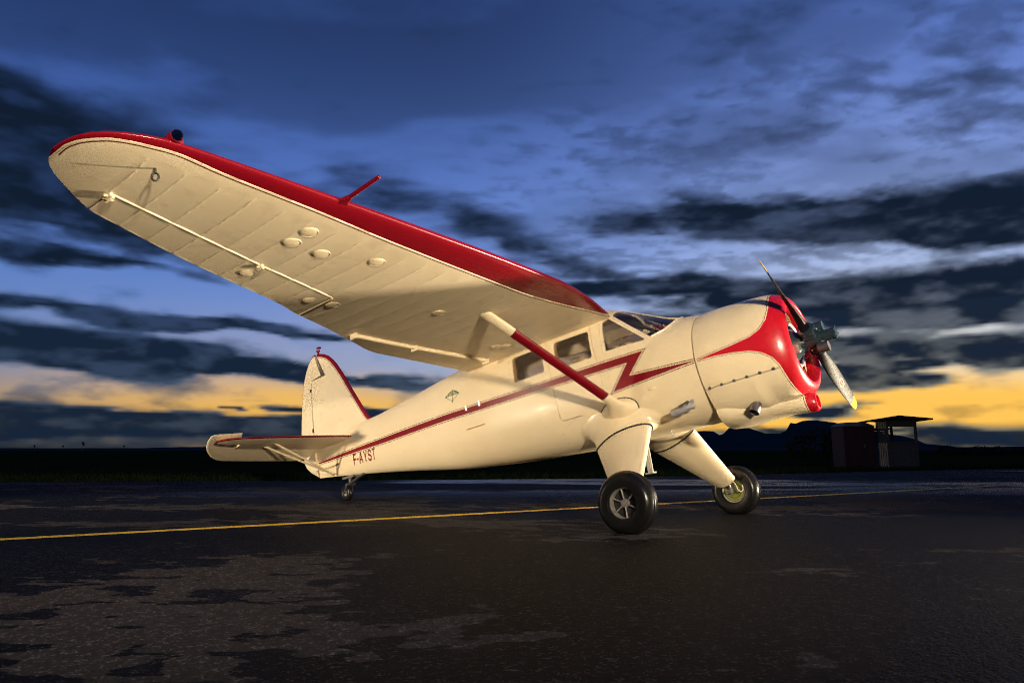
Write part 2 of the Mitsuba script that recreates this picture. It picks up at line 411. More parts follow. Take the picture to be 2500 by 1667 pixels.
scene['mat_windshield'] = {'type': 'mask', 'opacity': 0.40, 'bsdf': {'type': 'twosided', 'bsdf': {'type': 'roughconductor', 'alpha': 0.03, 'specular_reflectance': 0.35}}}
scene['mat_lens'] = {'type': 'dielectric', 'int_ior': 1.5}


def blade_color(p, n, uv):
    q = dr.sqrt(dr.square(p.x - float(P_AC[0])) + dr.square(p.y - float(P_AC[1])) + dr.square(p.z - float(P_AC[2])))
    w = fbm(p.x * 26, p.y * 26, p.z * 26, 3) + (q - 1.0) * 0.5          # paint scoured off towards the tip
    return mix([0.006, 0.006, 0.008], [0.030, 0.030, 0.040], smoothstep(0.50, 0.72, w))


paint('mat_blade', mikit.proc(blade_color), 0.55, 0.0, 0.0, 0.14)

# fuselage: stations along x with top, bottom, height of greatest width, half width, squareness above and below
FX = [-8.46, -8.2, -7.5, -7, -6, -5, -4.6, -4, -3, -2.3, -2.05, -1.7, -1.36, -1.2, -1.075]
_fus = [PC(FX, a) for a in (
    [.90, .87, .855, .86, .945, 1.045, 1.085, 1.13, 1.155, 1.10, 1.015, .845, .69, .662, .64],
    [.15, .12, .025, -.045, -.205, -.375, -.42, -.485, -.56, -.59, -.595, -.60, -.61, -.605, -.60],
    [.5, .47, .38, .34, .27, .22, .2, .18, .14, .1, .08, .04, .02, .01, 0],
    [.016, .045, .125, .18, .30, .42, .47, .54, .605, .62, .622, .624, .626, .624, .62],
    [1.8, 1.8, 1.9, 2, 2.2, 2.5, 2.6, 2.9, 3.2, 3.2, 3.1, 2.7, 2.3, 2.1, 2.0],
    [1.8, 1.9, 2.1, 2.2, 2.4, 2.5, 2.5, 2.5, 2.6, 2.6, 2.5, 2.4, 2.2, 2.1, 2.0])]


def fus(x):
    return [g(np.clip(x, -8.46, -1.075)) for g in _fus]


def fus_y(x, z):
    zt, zb, zm, hw, nu, nl = fus(x)
    z = np.asarray(z, float)
    t = np.clip(np.where(z > zm, (z - zm) / (zt - zm), (zm - z) / (zm - zb)), 0, 1)
    n = np.where(z > zm, nu, nl)
    return hw * (1 - t ** n) ** (1 / n)


def fus_rings(xs, m, inset=0.0):
    th = (np.arange(m) + 0.5) * 2 * np.pi / m
    c, s = np.cos(th), np.sin(th)
    out = []
    for x in xs:
        zt, zb, zm, hw, nu, nl = [float(v) for v in fus(x)]
        n = np.where(s > 0, nu, nl)
        zt, zb, hw = zt - inset, zb + inset, hw - inset
        y = hw * np.sign(c) * np.abs(c) ** (2 / n)
        z = zm + np.where(s > 0, zt - zm, zm - zb) * np.sign(s) * np.abs(s) ** (2 / n)
        out.append(np.stack([np.full(m, x), y, z], 1))
    return np.array(out)


def rounded(poly, r):
    g = sg.Polygon(poly)
    return g.buffer(-r).buffer(r, quad_segs=5)


WIN_FRONT = rounded([(-2.150, .832), (-2.072, .866), (-1.600, .440), (-2.128, .452)], 0.012)
WIN_MID = rounded([(-2.871, .790), (-2.337, .778), (-2.317, .434), (-2.852, .444)], 0.035)
WIN_REAR = rounded([(-3.575, .800), (-3.049, .794), (-3.043, .463), (-3.557, .464)], 0.035)
WIN_SHIELD = sg.Polygon([(-2.035, .898), (-2.030, .96), (-1.99, 1.4), (-1.30, 1.4), (-1.305, .62), (-1.335, .555), (-1.40, .500), (-1.545, .455)])
outer = mani(loft(fus_rings(np.concatenate([np.linspace(-8.46, -7.0, 50), np.linspace(-6.96, -1.075, 190)]), 144)))
inner = mani(loft(fus_rings(np.linspace(-4.15, -1.42, 90), 144, 0.028)))
holes = [mani(prism_xz(w, -1, 1)) for w in (WIN_FRONT, WIN_MID, WIN_REAR, WIN_SHIELD)]
body = outer - inner
for hcut in holes:
    body = body - hcut
# door joint, cut as a real 5 mm gap through the skin on the right side
door = rounded([(-2.985, .895), (-2.320, .905), (-2.255, .30), (-2.24, -.20), (-2.945, -.20), (-2.96, .35)], 0.05)
door_gap = sg.Polygon(door.exterior, [door.buffer(-0.006).exterior])
body = body - mani(prism_xz(door_gap, -0.75, -0.42))
air('fuselage', body, 'mat_cream', 28)


def on_side(poly, off=0.0022, size=0.05, side=-1):
    """A paint film: the polygon in (x, z) laid on the fuselage side."""
    ms = []
    b0, c0, b1, c1 = poly.bounds
    for x in np.arange(math.floor(b0 / size), math.ceil(b1 / size)) * size:
        col = poly.intersection(sg.box(x, c0 - 1, x + size, c1 + 1))
        if col.is_empty:
            continue
        for z in np.arange(math.floor(col.bounds[1] / size), math.ceil(col.bounds[3] / size)) * size:
            for g in polys(col.intersection(sg.box(x, z, x + size, z + size))):
                v, f = trimesh.creation.triangulate_polygon(g, engine='earcut')
                ms.append(trimesh.Trimesh(np.column_stack([v[:, 0], v[:, 0] * 0, v[:, 1]]), f, process=False))
    m = trimesh.util.concatenate(ms)
    v = m.vertices
    m = trimesh.Trimesh(np.column_stack([v[:, 0], side * (fus_y(v[:, 0], v[:, 2]) + off), v[:, 2]]), m.faces, process=False)
    m.merge_vertices()
    flip = m.face_normals[:, 1] * side < 0
    m.faces[flip] = m.faces[flip][:, ::-1]
    return m


ST_UP = [(-8.44, .415), (-7.665, .421), (-6.282, .413), (-5.082, .398), (-4.163, .362), (-3.3, .337), (-2.269, .327), (-1.655, .318)]
ST_LO = [(-8.44, .392), (-7.674, .371), (-6.293, .336), (-5.096, .318), (-4.179, .284), (-3.3, .262), (-2.5, .247), (-1.876, .238)]


def resample(pts, step=0.12):
    pts = np.array(pts)
    x = np.arange(pts[0, 0], pts[-1, 0], step)
    return [(float(a), float(b)) for a, b in zip(x, PC(pts[:, 0], pts[:, 1])(x))] + [tuple(pts[-1])]


zig = resample(ST_UP) + [(-1.880, .083), (-1.078, .0265), (-1.078, .0205), (-2.128, -.043)] + resample(ST_LO)[::-1]
zig = sg.Polygon(zig)
for side in (-1, 1):
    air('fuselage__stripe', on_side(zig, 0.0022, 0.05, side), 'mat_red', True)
    line = zig.buffer(0.021, join_style='mitre', mitre_limit=6).difference(zig.buffer(0.0125, join_style='mitre', mitre_limit=6)).intersection(sg.box(-8.43, -1, -1.077, 2))
    air('fuselage__pinstripe', on_side(line, 0.0034, 0.05, side), 'mat_pinstripe', True)


def text_poly(text, height, bold=True):
    m = meshkit.text_mesh(text, height, 0.01, bold)
    top = m.submesh([np.where(m.face_normals[:, 2] > 0.9)[0]], append=True)
    from shapely.ops import unary_union
    return unary_union([sg.Polygon(t[:, :2]).buffer(0.0002) for t in top.triangles])


x0 = -7.395
widths = {'F': .098, '-': .062, 'A': .136, 'Y': .118, 'S': .122, 'T': .10}
for ch in 'F-AYST':
    g = text_poly(ch, 0.172, True)
    b0, b1, b2, b3 = g.bounds
    wd = widths[ch] * 0.82
    g = sa.scale(sa.translate(g, -b0, 0), wd / (b2 - b0), 1, origin=(0, 0))
    g = sa.affine_transform(g, [1, 0.10, -0.045, 1, x0, 0.168 - (x0 + 7.395) * 0.045])
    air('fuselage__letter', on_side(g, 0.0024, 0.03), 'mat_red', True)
    x0 += widths[ch]

# emblem: a bow and arrow with a word across it, in green
ex, ez = -4.79, .632
parts_ = [sg.LineString([(ex - .145, ez + .01), (ex - .06, ez + .055), (ex, ez + .072), (ex + .06, ez + .055), (ex + .14, ez)]).buffer(.006),
          sg.LineString([(ex - .145, ez + .01), (ex, ez - .085), (ex + .14, ez)]).buffer(.0038),
          sg.LineString([(ex - .145, ez + .012), (ex + .14, ez + .002)]).buffer(.0038),
          sg.LineString([(ex, ez + .09), (ex, ez - .10)]).buffer(.005), sg.Polygon([(ex - .013, ez - .075), (ex + .013, ez - .075), (ex, ez - .115)]),
          sg.LineString([(ex - .155, ez + .0), (ex - .15, ez + .02), (ex - .14, ez + .012)]).buffer(.004), sg.LineString([(ex + .15, ez - .01), (ex + .148, ez + .012), (ex + .135, ez + .004)]).buffer(.004)]
word = text_poly('STINSON', 0.042, True)
bb = word.bounds
word = sa.translate(word, ex - .095 - bb[0], ez + .012)
word = sa.scale(word, 0.19 / (bb[2] - bb[0]), 1, origin=(ex - .095, ez))
parts_.append(word)
from shapely.ops import unary_union
air('fuselage__emblem', on_side(unary_union(parts_), 0.0024, 0.03), 'mat_green_ink', True)

# tapes over the frames under the fabric, aft of the cabin
for xf in (-4.02, -4.74, -5.46, -6.16, -6.86):
    for side in (-1, 1):
        air('fuselage__tape', on_side(sg.Polygon([(xf - .016, -.44 + (-4.0 - xf) * .135), (xf + .016, -.44 + (-4.0 - xf) * .135), (xf + .016, .80 - (-4.0 - xf) * .03), (xf - .016, .80 - (-4.0 - xf) * .03)]).difference(zig.buffer(.03)), 0.0016, 0.05, side), 'mat_cream', True)

# small fittings on the side
for (xa, za) in ((-4.507, .374), (-4.235, .371)):
    y = float(fus_y(xa, za))
    air('fuselage__clip', join(box([xa - .008, -y - .02, za - .035], [xa + .008, -y + .01, za + .035])), 'mat_chrome', False)
y = float(fus_y(-4.4, .08))
air('fuselage__handhold', path_tube([(-4.561, -float(fus_y(-4.561, .083)) - .003, .083), (-4.38, -float(fus_y(-4.38, .08)) - .003, .08), (-4.199, -float(fus_y(-4.199, .077)) - .003, .077)], .007, 8), 'mat_tan')
y = float(fus_y(-1.646, -.133))
air('fuselage__vent', trimesh.creation.icosphere(3, 0.03).apply_transform(np.diag([1.6, .6, .7, 1.0])).apply_translation([-1.646, -y, -.133]), 'mat_cream')

# rows of screws along the panel edges, one part each
def screws(key, pts, r=0.006):
    ms = []
    for x, z in pts:
        y = float(fus_y(x, z))
        e = 1e-3
        n = np.array([float(fus_y(x + e, z) - fus_y(x - e, z)) / (2 * e) * -1, 1.0, -float(fus_y(x, z + e) - fus_y(x, z - e)) / (2 * e)])
        n = n / np.linalg.norm(n) * [1, -1, 1]
        c = np.array([x, -y, z])
        ms.append(tube(c - n * .002, c + n * .002, r, r * 0.6, 8))
    k = air(key, join(*ms), 'mat_dark_seam', False)
    labels[k] = {'kind': 'stuff'}


def along(pts, step):
    ls = sg.LineString(pts)
    return [(q.x, q.y) for q in (ls.interpolate(t) for t in np.arange(0, ls.length, step))]


screws('fuselage__screws', along(list(WIN_FRONT.buffer(.03).exterior.coords), .062) + along([(-2.185, .80), (-2.16, .40), (-2.153, .21), (-2.14, .02), (-2.15, -.115)], .05)
       + along([(-2.151, .036), (-2.577, -.144), (-2.987, -.315), (-3.02, -.45), (-2.988, -.52)], .055) + along(list(WIN_REAR.buffer(.05).exterior.coords), .075), 0.0055)

# glass
def side_pane(poly, side):
    return on_side(poly.buffer(0.008), -0.012, 0.12, side)


for side in (-1, 1):
    for w in (WIN_FRONT, WIN_MID, WIN_REAR):
        k = air('window', side_pane(w, side), 'mat_pane', True)
        if w is not WIN_FRONT:                                           # tan rubber and wood inside the sash
            ring = w.buffer(0.012).difference(w.buffer(-0.004))
            m = join(prism_xz(ring.intersection(sg.box(-9, -1, w.bounds[0] + 0.045, 2)), -1, -0.3))
            v = m.vertices.copy()
            v[:, 1] = side * (fus_y(v[:, 0], v[:, 2]) - np.where(v[:, 1] < -0.6, 0.030, 0.075))
            m = trimesh.Trimesh(v, m.faces if side < 0 else m.faces[:, ::-1], process=False)
            scene_key = add(k + '__frame', move(m, R_AC, P_AC), 'mat_tan', False)
glass = (mani(loft(fus_rings(np.linspace(-2.2, -1.2, 60), 144, 0.008))) - mani(loft(fus_rings(np.linspace(-2.25, -1.15, 60), 144, 0.011)))) ^ mani(prism_xz(WIN_SHIELD.buffer(0.01), -1, 1))
ws = air('windshield', glass, 'mat_windshield', 30)
post = [( -2.02, 0, float(fus(-2.02)[0]) - .006), (-1.8, 0, float(fus(-1.8)[0]) - .006), (-1.55, 0, float(fus(-1.55)[0]) - .006), (-1.30, 0, float(fus(-1.30)[0]) - .006)]
add(ws + '__post', move(path_tube(post, 0.014, 10), R_AC, P_AC), 'mat_cream_metal')
for side in (-1, 1):
    edge = np.array([(-1.302, .672), (-1.303, .63), (-1.335, .555), (-1.40, .500), (-1.545, .455)])
    pts = [(x, side * (float(fus_y(x, z)) + .002), z) for x, z in edge]
    add(ws + '__sill', move(path_tube(pts, 0.013, 10), R_AC, P_AC), 'mat_cream_metal')

# cabin
air('cabin_floor', box([-3.9, -.38, -.34], [-1.6, .38, -.30]), 'mat_black_matt', False)
air('cabin_wall', loft(fus_rings(np.linspace(-4.14, -4.11, 3), 96, 0.035)), 'mat_lining')
lin = (mani(loft(fus_rings(np.linspace(-4.13, -1.75, 60), 120, 0.0295))) - mani(loft(fus_rings(np.linspace(-4.2, -1.7, 60), 120, 0.034))))
for w in (WIN_FRONT, WIN_MID, WIN_REAR, WIN_SHIELD):
    lin = lin - mani(prism_xz(w.buffer(0.015), -1, 1))
lin = lin - mani(prism_xz(sg.box(-5, -1, -1, .30), -1, 1))
air('cabin_lining', lin, 'mat_lining', 30)


def hull_box(lo, hi, r):
    pts = []
    s = trimesh.creation.icosphere(2, r).vertices
    for c in np.array(np.meshgrid(*[(a + r, b - r) for a, b in zip(lo, hi)])).reshape(3, -1).T:
        pts.append(s + c)
    return trimesh.convex.convex_hull(np.vstack(pts))


for sx, sy, sw in ((-2.75, -.27, .44), (-2.75, .27, .44), (-3.70, 0.0, 1.0)):
    k = air('seat', hull_box([sx - .05, sy - sw / 2, -.12], [sx + .48, sy + sw / 2, .06], .05), 'mat_seat')
    pts = []
    for a, (xx, zz, hw_) in enumerate(((-.02, .0, sw / 2), (-.10, .30, sw / 2), (-.16, .50, sw / 2 * .86), (-.19, .60, sw / 2 * .55))):
        for yy in (-1, 1):
            pts.append(trimesh.creation.icosphere(2, .045).vertices + [sx + xx, sy + yy * (hw_ - .05), zz])
    bk = trimesh.convex.convex_hull(np.vstack(pts))
    add(k + '__backrest', move(bk, R_AC, P_AC), 'mat_seat')
air('instrument_panel', prism_xz([(-1.62, .50), (-1.50, .54), (-1.46, .10), (-1.60, .05)], -.52, .52), 'mat_black_matt', False)
for sy in (-.27, .27):
    th = np.linspace(0, 2 * np.pi, 32, endpoint=False)
    R, p = np.array([[1, 0, 0], [0, 1, 0], [0, 0, 1.0]]), np.array([-2.36, sy, .58])
    ringp = p + np.stack([0.12 * np.sin(th) * 0.25, 0.135 * np.cos(th), 0.135 * np.sin(th)], 1)
    air('control_wheel', join(path_tube(ringp, .011, 8, True), tube(p, p + [.0, .12, 0], .008), tube(p, p - [.0, .12, 0], .008), tube(p, p + [.80, 0, -.20], .016), tube(p - [.0, 0, 0], p + [0.02, 0, -.13], .012)), 'mat_black_gloss')

# engine cowling: a shell of revolution with a blister at the exhaust and a duct under the chin
EXH = np.array([-0.625, -0.335, -0.535])
_ea = math.atan2(EXH[1], EXH[2])


def cowl_bulge(x, y, z):
    a = np.abs((np.arctan2(y, z) - _ea + np.pi) % (2 * np.pi) - np.pi)
    along_ = _smooth(-0.40, -0.56, x) * (0.35 + 0.65 * _smooth(-1.15, -0.55, x))
    return 0.040 * along_ * np.exp(-(a / 0.34) ** 2)


out_x = np.concatenate([np.linspace(-1.06, -.31, 40), [-.29, -.26, -.23, -.20, -.175, -.15, -.13, -.113, -.10, -.093, -.089]])
out_r = PC([-1.06, -.9, -.67, -.43, -.29, -.2, -.13, -.1, -.089], [.637, .642, .634, .618, .602, .574, .530, .494, .462])(out_x)
prof = list(zip(out_x, out_r)) + [(-.092, .445), (-.105, .430), (-.13, .421), (-.17, .418), (-.25, .425), (-.4, .47), (-.7, .58), (-.9, .612), (-1.06, .620)]
RR = revolve(prof + [prof[0]], 160)
no = len(out_x)
for i in list(range(no)) + [len(prof)]:
    r = np.hypot(RR[i, :, 1], RR[i, :, 2])
    RR[i, :, 1:] *= (1 + cowl_bulge(RR[i, :, 0], RR[i, :, 1], RR[i, :, 2]) / r)[:, None]
cm = loft(RR, caps=False)
cm.merge_vertices()
if cm.volume < 0:
    cm.invert()
shell = mani(cm)
th = np.arange(48) * 2 * np.pi / 48
duct = []
for x, zc, hw, hh in ((-1.06, -.52, .40, .20), (-.95, -.53, .40, .205), (-.8, -.535, .36, .20), (-.6, -.55, .28, .175), (-.4, -.575, .18, .145), (-.27, -.605, .135, .128), (-.19, -.628, .112, .116), (-.145, -.640, .102, .106), (-.118, -.645, .086, .092), (-.110, -.645, .074, .080)):
    duct.append(np.stack([np.full(48, x), hw * np.cos(th), zc + hh * np.sin(th)], 1))
duct = mani(loft(duct))
throat = mani(loft([np.stack([np.full(48, x), hw * np.cos(th), -.645 + hh * np.sin(th)], 1) for x, hw, hh in ((-.05, .064, .070), (-.16, .058, .064), (-.34, .05, .05))]))
void = mani(ring_solid([(-1.2, 0.001), (-1.2, .612), (-.9, .612), (-.7, .58), (-.4, .47), (-.25, .425), (-.17, .418), (-.05, .40), (-.05, 0.001)], 96))
cowl = (shell + (duct - throat - void))
cowl = cowl - mani(prism_xz([(-1.12, -.311), (-1.12, -.305), (-.25, -.283), (-.25, -.289)], -.9, -.30))     # hinge line of the cowl flap
# nose colour: the red runs back along the side in a spike
NOSE = [(.2, 1.0), (-.245, 1.0), (-.240, .57), (-.222, .443), (-.218, .355), (-.247, .237), (-.325, .141), (-.443, .090), (-.674, .056), (-1.03, .018),
        (-1.03, .014), (-.833, .004), (-.649, -.013), (-.477, -.047), (-.368, -.091), (-.277, -.169), (-.236, -.26), (-.223, -.368), (-.215, -.46), (-.205, -.56), (-.200, -1.0), (.2, -1.0)]
nose_p = sg.Polygon(NOSE).buffer(0.012).buffer(-0.012)
pin = nose_p.buffer(0.016).difference(nose_p.buffer(0.010)).intersection(sg.box(-1.04, -1, .1, 1))
stripe_cut = mani(prism_xz(nose_p, -1, 1))
pin_cut = mani(prism_xz(pin, -1, 1))
ck = air('cowling', cowl - stripe_cut - pin_cut, 'mat_cream_metal', 30)
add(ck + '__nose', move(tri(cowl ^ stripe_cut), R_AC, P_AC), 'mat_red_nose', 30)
labels[ck + '__nose'] = {'label': 'red painted nose ring of the cowling'}
add(ck + '__pinstripe', move(tri(cowl ^ pin_cut), R_AC, P_AC), 'mat_pinstripe', 30)
for t in np.linspace(0.02, 0.93, 6):
    x = -1.02 + t * .76
    z = -.311 + t * .02 + .010
    r = float(np.interp(x, out_x, out_r))
    yy = -math.sqrt(r * r - z * z)
    n = np.array([0, yy, z]) / r
    c = np.array([x, yy, z]) + n * cowl_bulge(np.array(x), np.array(yy), np.array(z))
    add(ck + '__latch', move(tube(c - n * .004, c + n * .009, .021, .012, 16), R_AC, P_AC), 'mat_steel')
# rivets round the nose lip, and on the lower seam
riv = []
for a in np.linspace(0, 2 * np.pi, 110, endpoint=False):
    for x in (-.125, -.155):
        r = float(np.interp(x, out_x, out_r))
        n = np.array([.55, .84 * math.cos(a), .84 * math.sin(a)])
        c = np.array([x, r * math.cos(a), r * math.sin(a)])
        riv.append(tube(c - n * .002, c + n * .0025, .0048, .003, 6))
k = add(ck + '__nose__rivets' if False else ck + '__rivets', move(join(*riv), R_AC, P_AC), 'mat_red_nose', False)
labels[k] = {'kind': 'stuff'}
ed = EXH / np.linalg.norm(EXH[1:]); ed[0] = -.25
ed = np.array([-.28, -.52, -.80]); ed /= np.linalg.norm(ed)
e0, e1 = EXH - ed * .10, EXH + ed * .14
pipe = mani(tube(e0, e1, .056, .056, 40)) - mani(tube(e0 - ed * .1, e1 + ed * .1, .050, .050, 40))
add(ck + '__exhaust_pipe', move(tri(pipe), R_AC, P_AC), 'mat_steel', 30)

# cabin heat vent: a bright tube with a fish-mouth end lying along the fuselage side
v0, v1 = np.array([-1.470, -.63, -.475]), np.array([-1.285, -.605, -.455])
k = air('vent_pipe', mani(tube(v0, v1, .036, .036, 32)) - mani(tube(v0 - [.05, 0, 0.005], v1 + [.05, 0, 0.005], .031, .031, 32)), 'mat_chrome', 30)
vm = trimesh.convex.convex_hull(np.vstack([np.array([-1.31, -.61, -.44]) + trimesh.creation.icosphere(2, .034).vertices, np.array([-1.215, -.595, -.400]) + trimesh.creation.icosphere(2, .032).vertices * [1, .6, 1.0], np.array([-1.195, -.59, -.445]) + trimesh.creation.icosphere(2, .030).vertices * [1, .6, 1.0]]))
vm = mani(vm) - mani(box([-1.205, -.7, -.50], [-1.1, -.5, -.30])) - mani(tube([-1.30, -.60, -.43], [-1.15, -.595, -.415], .018, .03, 20))
add(k + '__mouth', move(tri(vm), R_AC, P_AC), 'mat_chrome', 30)
add(k + '__bracket', move(join(box([-1.36, -.66, -.43], [-1.34, -.57, -.40]), box([-1.27, -.65, -.42], [-1.25, -.57, -.385]), tube([-1.355, -.645, -.415], [-1.25, -.63, -.38], .010)), R_AC, P_AC), 'mat_steel', False)

# engine
crank = ring_solid([(-.60, .001), (-.60, .24), (-.29, .24), (-.25, .225), (-.20, .185), (-.16, .15), (-.12, .12), (-.09, .10), (-.03, .06), (-.03, .001)], 48)
ek = air('engine', crank, 'mat_engine_grey', 35)
for q in range(9):
    a = 2 * np.pi * q / 9 + 0.15
    d = np.array([0, math.sin(a), math.cos(a)])
    c = np.array([-.37, 0, 0])
    fins = [tube(c + d * r, c + d * (r + .009), .088 if r < .42 else .098, None, 28) for r in np.arange(.27, .50, .016)]
    add(ek + '__cylinder', move(join(tube(c + d * .22, c + d * .50, .072, .072, 28), *fins), R_AC, P_AC), 'mat_cylinder', 40)
    s = np.cross(d, [1, 0, 0])
    add(ek + '__pushrod', move(join(tube(np.array([-.21, 0, 0]) + d * .2 + s * .05, np.array([-.28, 0, 0]) + d * .5 + s * .06, .011), tube(np.array([-.21, 0, 0]) + d * .2 - s * .05, np.array([-.28, 0, 0]) + d * .5 - s * .06, .011)), R_AC, P_AC), 'mat_black_gloss')
    add(ek + '__plug_lead', move(path_tube([np.array([-.175, 0, 0]) + d * .235 + s * .02, np.array([-.20, 0, 0]) + d * .32 + s * .075, np.array([-.23, 0, 0]) + d * .40 + s * .07, np.array([-.29, 0, 0]) + d * .42 + s * .03], .008, 8), R_AC, P_AC), 'mat_tan')
    add(ek + '__rocker_cover', move(hull_box([-.05, -.035, -.035], [.05, .035, .035], .02).apply_transform(trimesh.transformations.rotation_matrix(-a, [1, 0, 0])).apply_translation(np.array([-.29, 0, 0]) + d * .50), R_AC, P_AC), 'mat_engine_grey')
ringp = np.stack([np.full(60, -.185), .235 * np.cos(np.arange(60) * 2 * np.pi / 60), .235 * np.sin(np.arange(60) * 2 * np.pi / 60)], 1)
add(ek + '__ignition_ring', move(path_tube(ringp, .018, 10, True), R_AC, P_AC), 'mat_chrome')
a = -1.95
d = np.array([0, math.sin(a), math.cos(a)])
add(ek + '__governor', move(join(hull_box([-.20, -.05, .17], [-.08, .05, .28], .02), tube([-.16, 0, .26], [-.16, 0, .31], .02)).apply_transform(trimesh.transformations.rotation_matrix(-a, [1, 0, 0])), R_AC, P_AC), 'mat_alloy')
air('firewall', ring_solid([(-.72, .001), (-.72, .545), (-.68, .545), (-.68, .001)], 48), 'mat_black_matt', 30)

# propeller
TH = 1.012
bu = np.array([0, -math.sin(TH), math.cos(TH)])                          # along the upper blade
bm = np.array([0, -math.cos(TH), -math.sin(TH)])                         # the way that blade turns
bx = np.array([1.0, 0, 0])
hub_parts = [tube(-bu * .17, bu * .17, .074, .074, 32), tube(-bu * .195, -bu * .155, .084, .084, 32), tube(bu * .155, bu * .195, .084, .084, 32),
             tube(-bx * .06, bx * .10, .085, .080, 36)]
pk = air('propeller', join(*hub_parts), 'mat_engine_grey', 40)
dome = ring_solid([(.08, .001), (.08, .058), (.10, .062), (.215, .062), (.222, .066), (.245, .066), (.255, .058), (.262, .03), (.262, .001)], 40)
add(pk + '__dome', move(dome, R_AC, P_AC), 'mat_engine_grey', 35)
for q in range(8):
    a = q * np.pi / 4
    add(pk + '__bolt', move(tube([.236, .070 * math.cos(a), .070 * math.sin(a)], [.262, .070 * math.cos(a), .070 * math.sin(a)], .008, .008, 8), R_AC, P_AC), 'mat_engine_grey', 30)
for s in (-1, 1):
    c = bx * (.094 + .02 * s) + bm * .150 * s
    arm = trimesh.convex.convex_hull(np.vstack([trimesh.creation.icosphere(2, .030).vertices + bu * (-.10 * s) + bx * .02 + bm * .05 * s, trimesh.creation.icosphere(2, .032).vertices + c]))
    ckk = add(pk + '__counterweight', move(join(arm, tube(c - bx * .055, c + bx * .055, .058, .054, 32)), R_AC, P_AC), 'mat_engine_grey' if s < 0 else 'mat_steel', 35)
bolts = [tube(bx * -.05 + bm * .075 * s + bu * t, bx * .075 + bm * .075 * s + bu * t, .011, .011, 10) for s in (-1, 1) for t in (-.12, -.05, .05, .12)]
for b in bolts:
    add(pk + '__bolt', move(b, R_AC, P_AC), 'mat_engine_grey', 30)


_bc = PC([.10, .16, .24, .40, .62, .85, 1.05, 1.18, 1.25, 1.285, 1.297], [.098, .098, .108, .140, .165, .168, .152, .130, .105, .068, .012])
_bt = PC([.10, .16, .24, .40, .62, .85, 1.05, 1.2, 1.297], [.098, .096, .082, .050, .032, .022, .016, .012, .005])
_bb = PC([.1, .3, .6, .9, 1.3], [52, 44, 33, 25, 20])


def blade_section(r, n=40):
    """Section loop (chord, thickness) of the blade at radius r, and its pitch angle."""
    chord, thick, beta = float(_bc(r)), float(_bt(r)), math.radians(float(_bb(r)))
    t = np.arange(n) * 2 * np.pi / n
    u = np.cos(t)
    w = np.sin(t)
    rnd = np.clip((.45 - r) / .25, 0, 1)
    flat = np.where(w < 0, .35 + .65 * rnd, 1.0)
    return u * chord / 2, w * thick / 2 * flat * 1.25, beta


for s in (1, -1):
    rings = []
    for r in np.concatenate([np.linspace(.10, 1.2, 46), [1.22, 1.24, 1.258, 1.272, 1.283, 1.291, 1.297]]):
        u, w, b = blade_section(r)
        cd = math.cos(b) * bm * s + math.sin(b) * bx
        nd = math.cos(b) * bx - math.sin(b) * bm * s
        rings.append(bu * s * r + u[:, None] * cd + w[:, None] * nd)
    rings = np.array(rings)
    cut = 44 if True else 0
    bk = add(pk + '__blade', move(loft(rings[:cut]), R_AC, P_AC), 'mat_blade', 40)
    add(bk + '_tip' if False else pk + '__blade_tip', move(loft(rings[cut - 1:]), R_AC, P_AC), 'mat_yellow', 40)
    # maker's badge on the front face
    u, w, b = blade_section(.80)
    cd = math.cos(b) * bm * s + math.sin(b) * bx
    nd = math.cos(b) * bx - math.sin(b) * bm * s

    def badge(poly, off, mat, name):
        v, f = trimesh.creation.triangulate_polygon(poly, engine='earcut')
        v, f = trimesh.remesh.subdivide_to_size(np.column_stack([v, v[:, 0] * 0]), f, .02)
        pts = []
        for a_, c_, _ in v:
            u_, w_, b_ = blade_section(.80 + a_)
            cdd = math.cos(b_) * bm * s + math.sin(b_) * bx
            ndd = math.cos(b_) * bx - math.sin(b_) * bm * s
            ch = u_.max()
            pts.append(bu * s * (.80 + a_) + c_ * cdd + ndd * (w_.max() * math.sqrt(max(0, 1 - (c_ / ch) ** 2)) + off))
        m = trimesh.Trimesh(pts, f, process=False)
        if (m.face_normals @ nd).mean() < 0:
            m.invert()
        add(pk + '__' + name, move(m, R_AC, P_AC), mat, True)
    oval = sa.scale(sg.Point(0, 0).buffer(1, quad_segs=12), .062, .040)
    badge(oval, .0016, 'mat_badge', 'badge_oval')
    badge(sa.scale(sg.Point(0, 0).buffer(1, quad_segs=12), .052, .031).difference(sg.box(-.045, -.004, .045, .004)), .0028, 'mat_logo_red', 'badge_emblem')

# ------------------------------------------------------------------ wings
W_Z0 = lambda s: .842 + .0516 * s
W_XL = PC([.40, .70, .95, 1.2, 1.8, 2.7, 3.8, 4.7, 5.4, 5.9, 6.16, 6.30, 6.375, 6.405], [-2.04, -1.975, -1.915, -1.865, -1.80, -1.795, -1.815, -1.84, -1.865, -1.895, -1.98, -2.09, -2.22, -2.36])
W_XT = PC([.40, 1.2, 2.0, 2.63, 3.06, 3.6, 3.92, 4.66, 5.18, 5.67, 5.94, 6.18, 6.30, 6.37, 6.405], [-4.44, -4.455, -4.47, -4.26, -4.084, -3.887, -3.74, -3.489, -3.301, -3.095, -2.973, -2.757, -2.624, -2.51, -2.36])
W_DL = PC([.40, 1.0, 2.0, 3.5, 5.0, 5.9, 6.25, 6.405], [.045, .06, .085, .075, .055, .04, .025, .006])
W_DU = PC([.40, 1.0, 2.0, 3.5, 5.0, 5.9, 6.25, 6.405], [.10, .125, .16, .13, .085, .06, .035, .006])
RIBS = 5.955 - .2535 * np.arange(22)


def w_shape(u):
    u = np.clip(u, 0, 1)
    return 10 * (.2969 * np.sqrt(u) - .126 * u - .3516 * u ** 2 + .2843 * u ** 3 - .1036 * u ** 4)


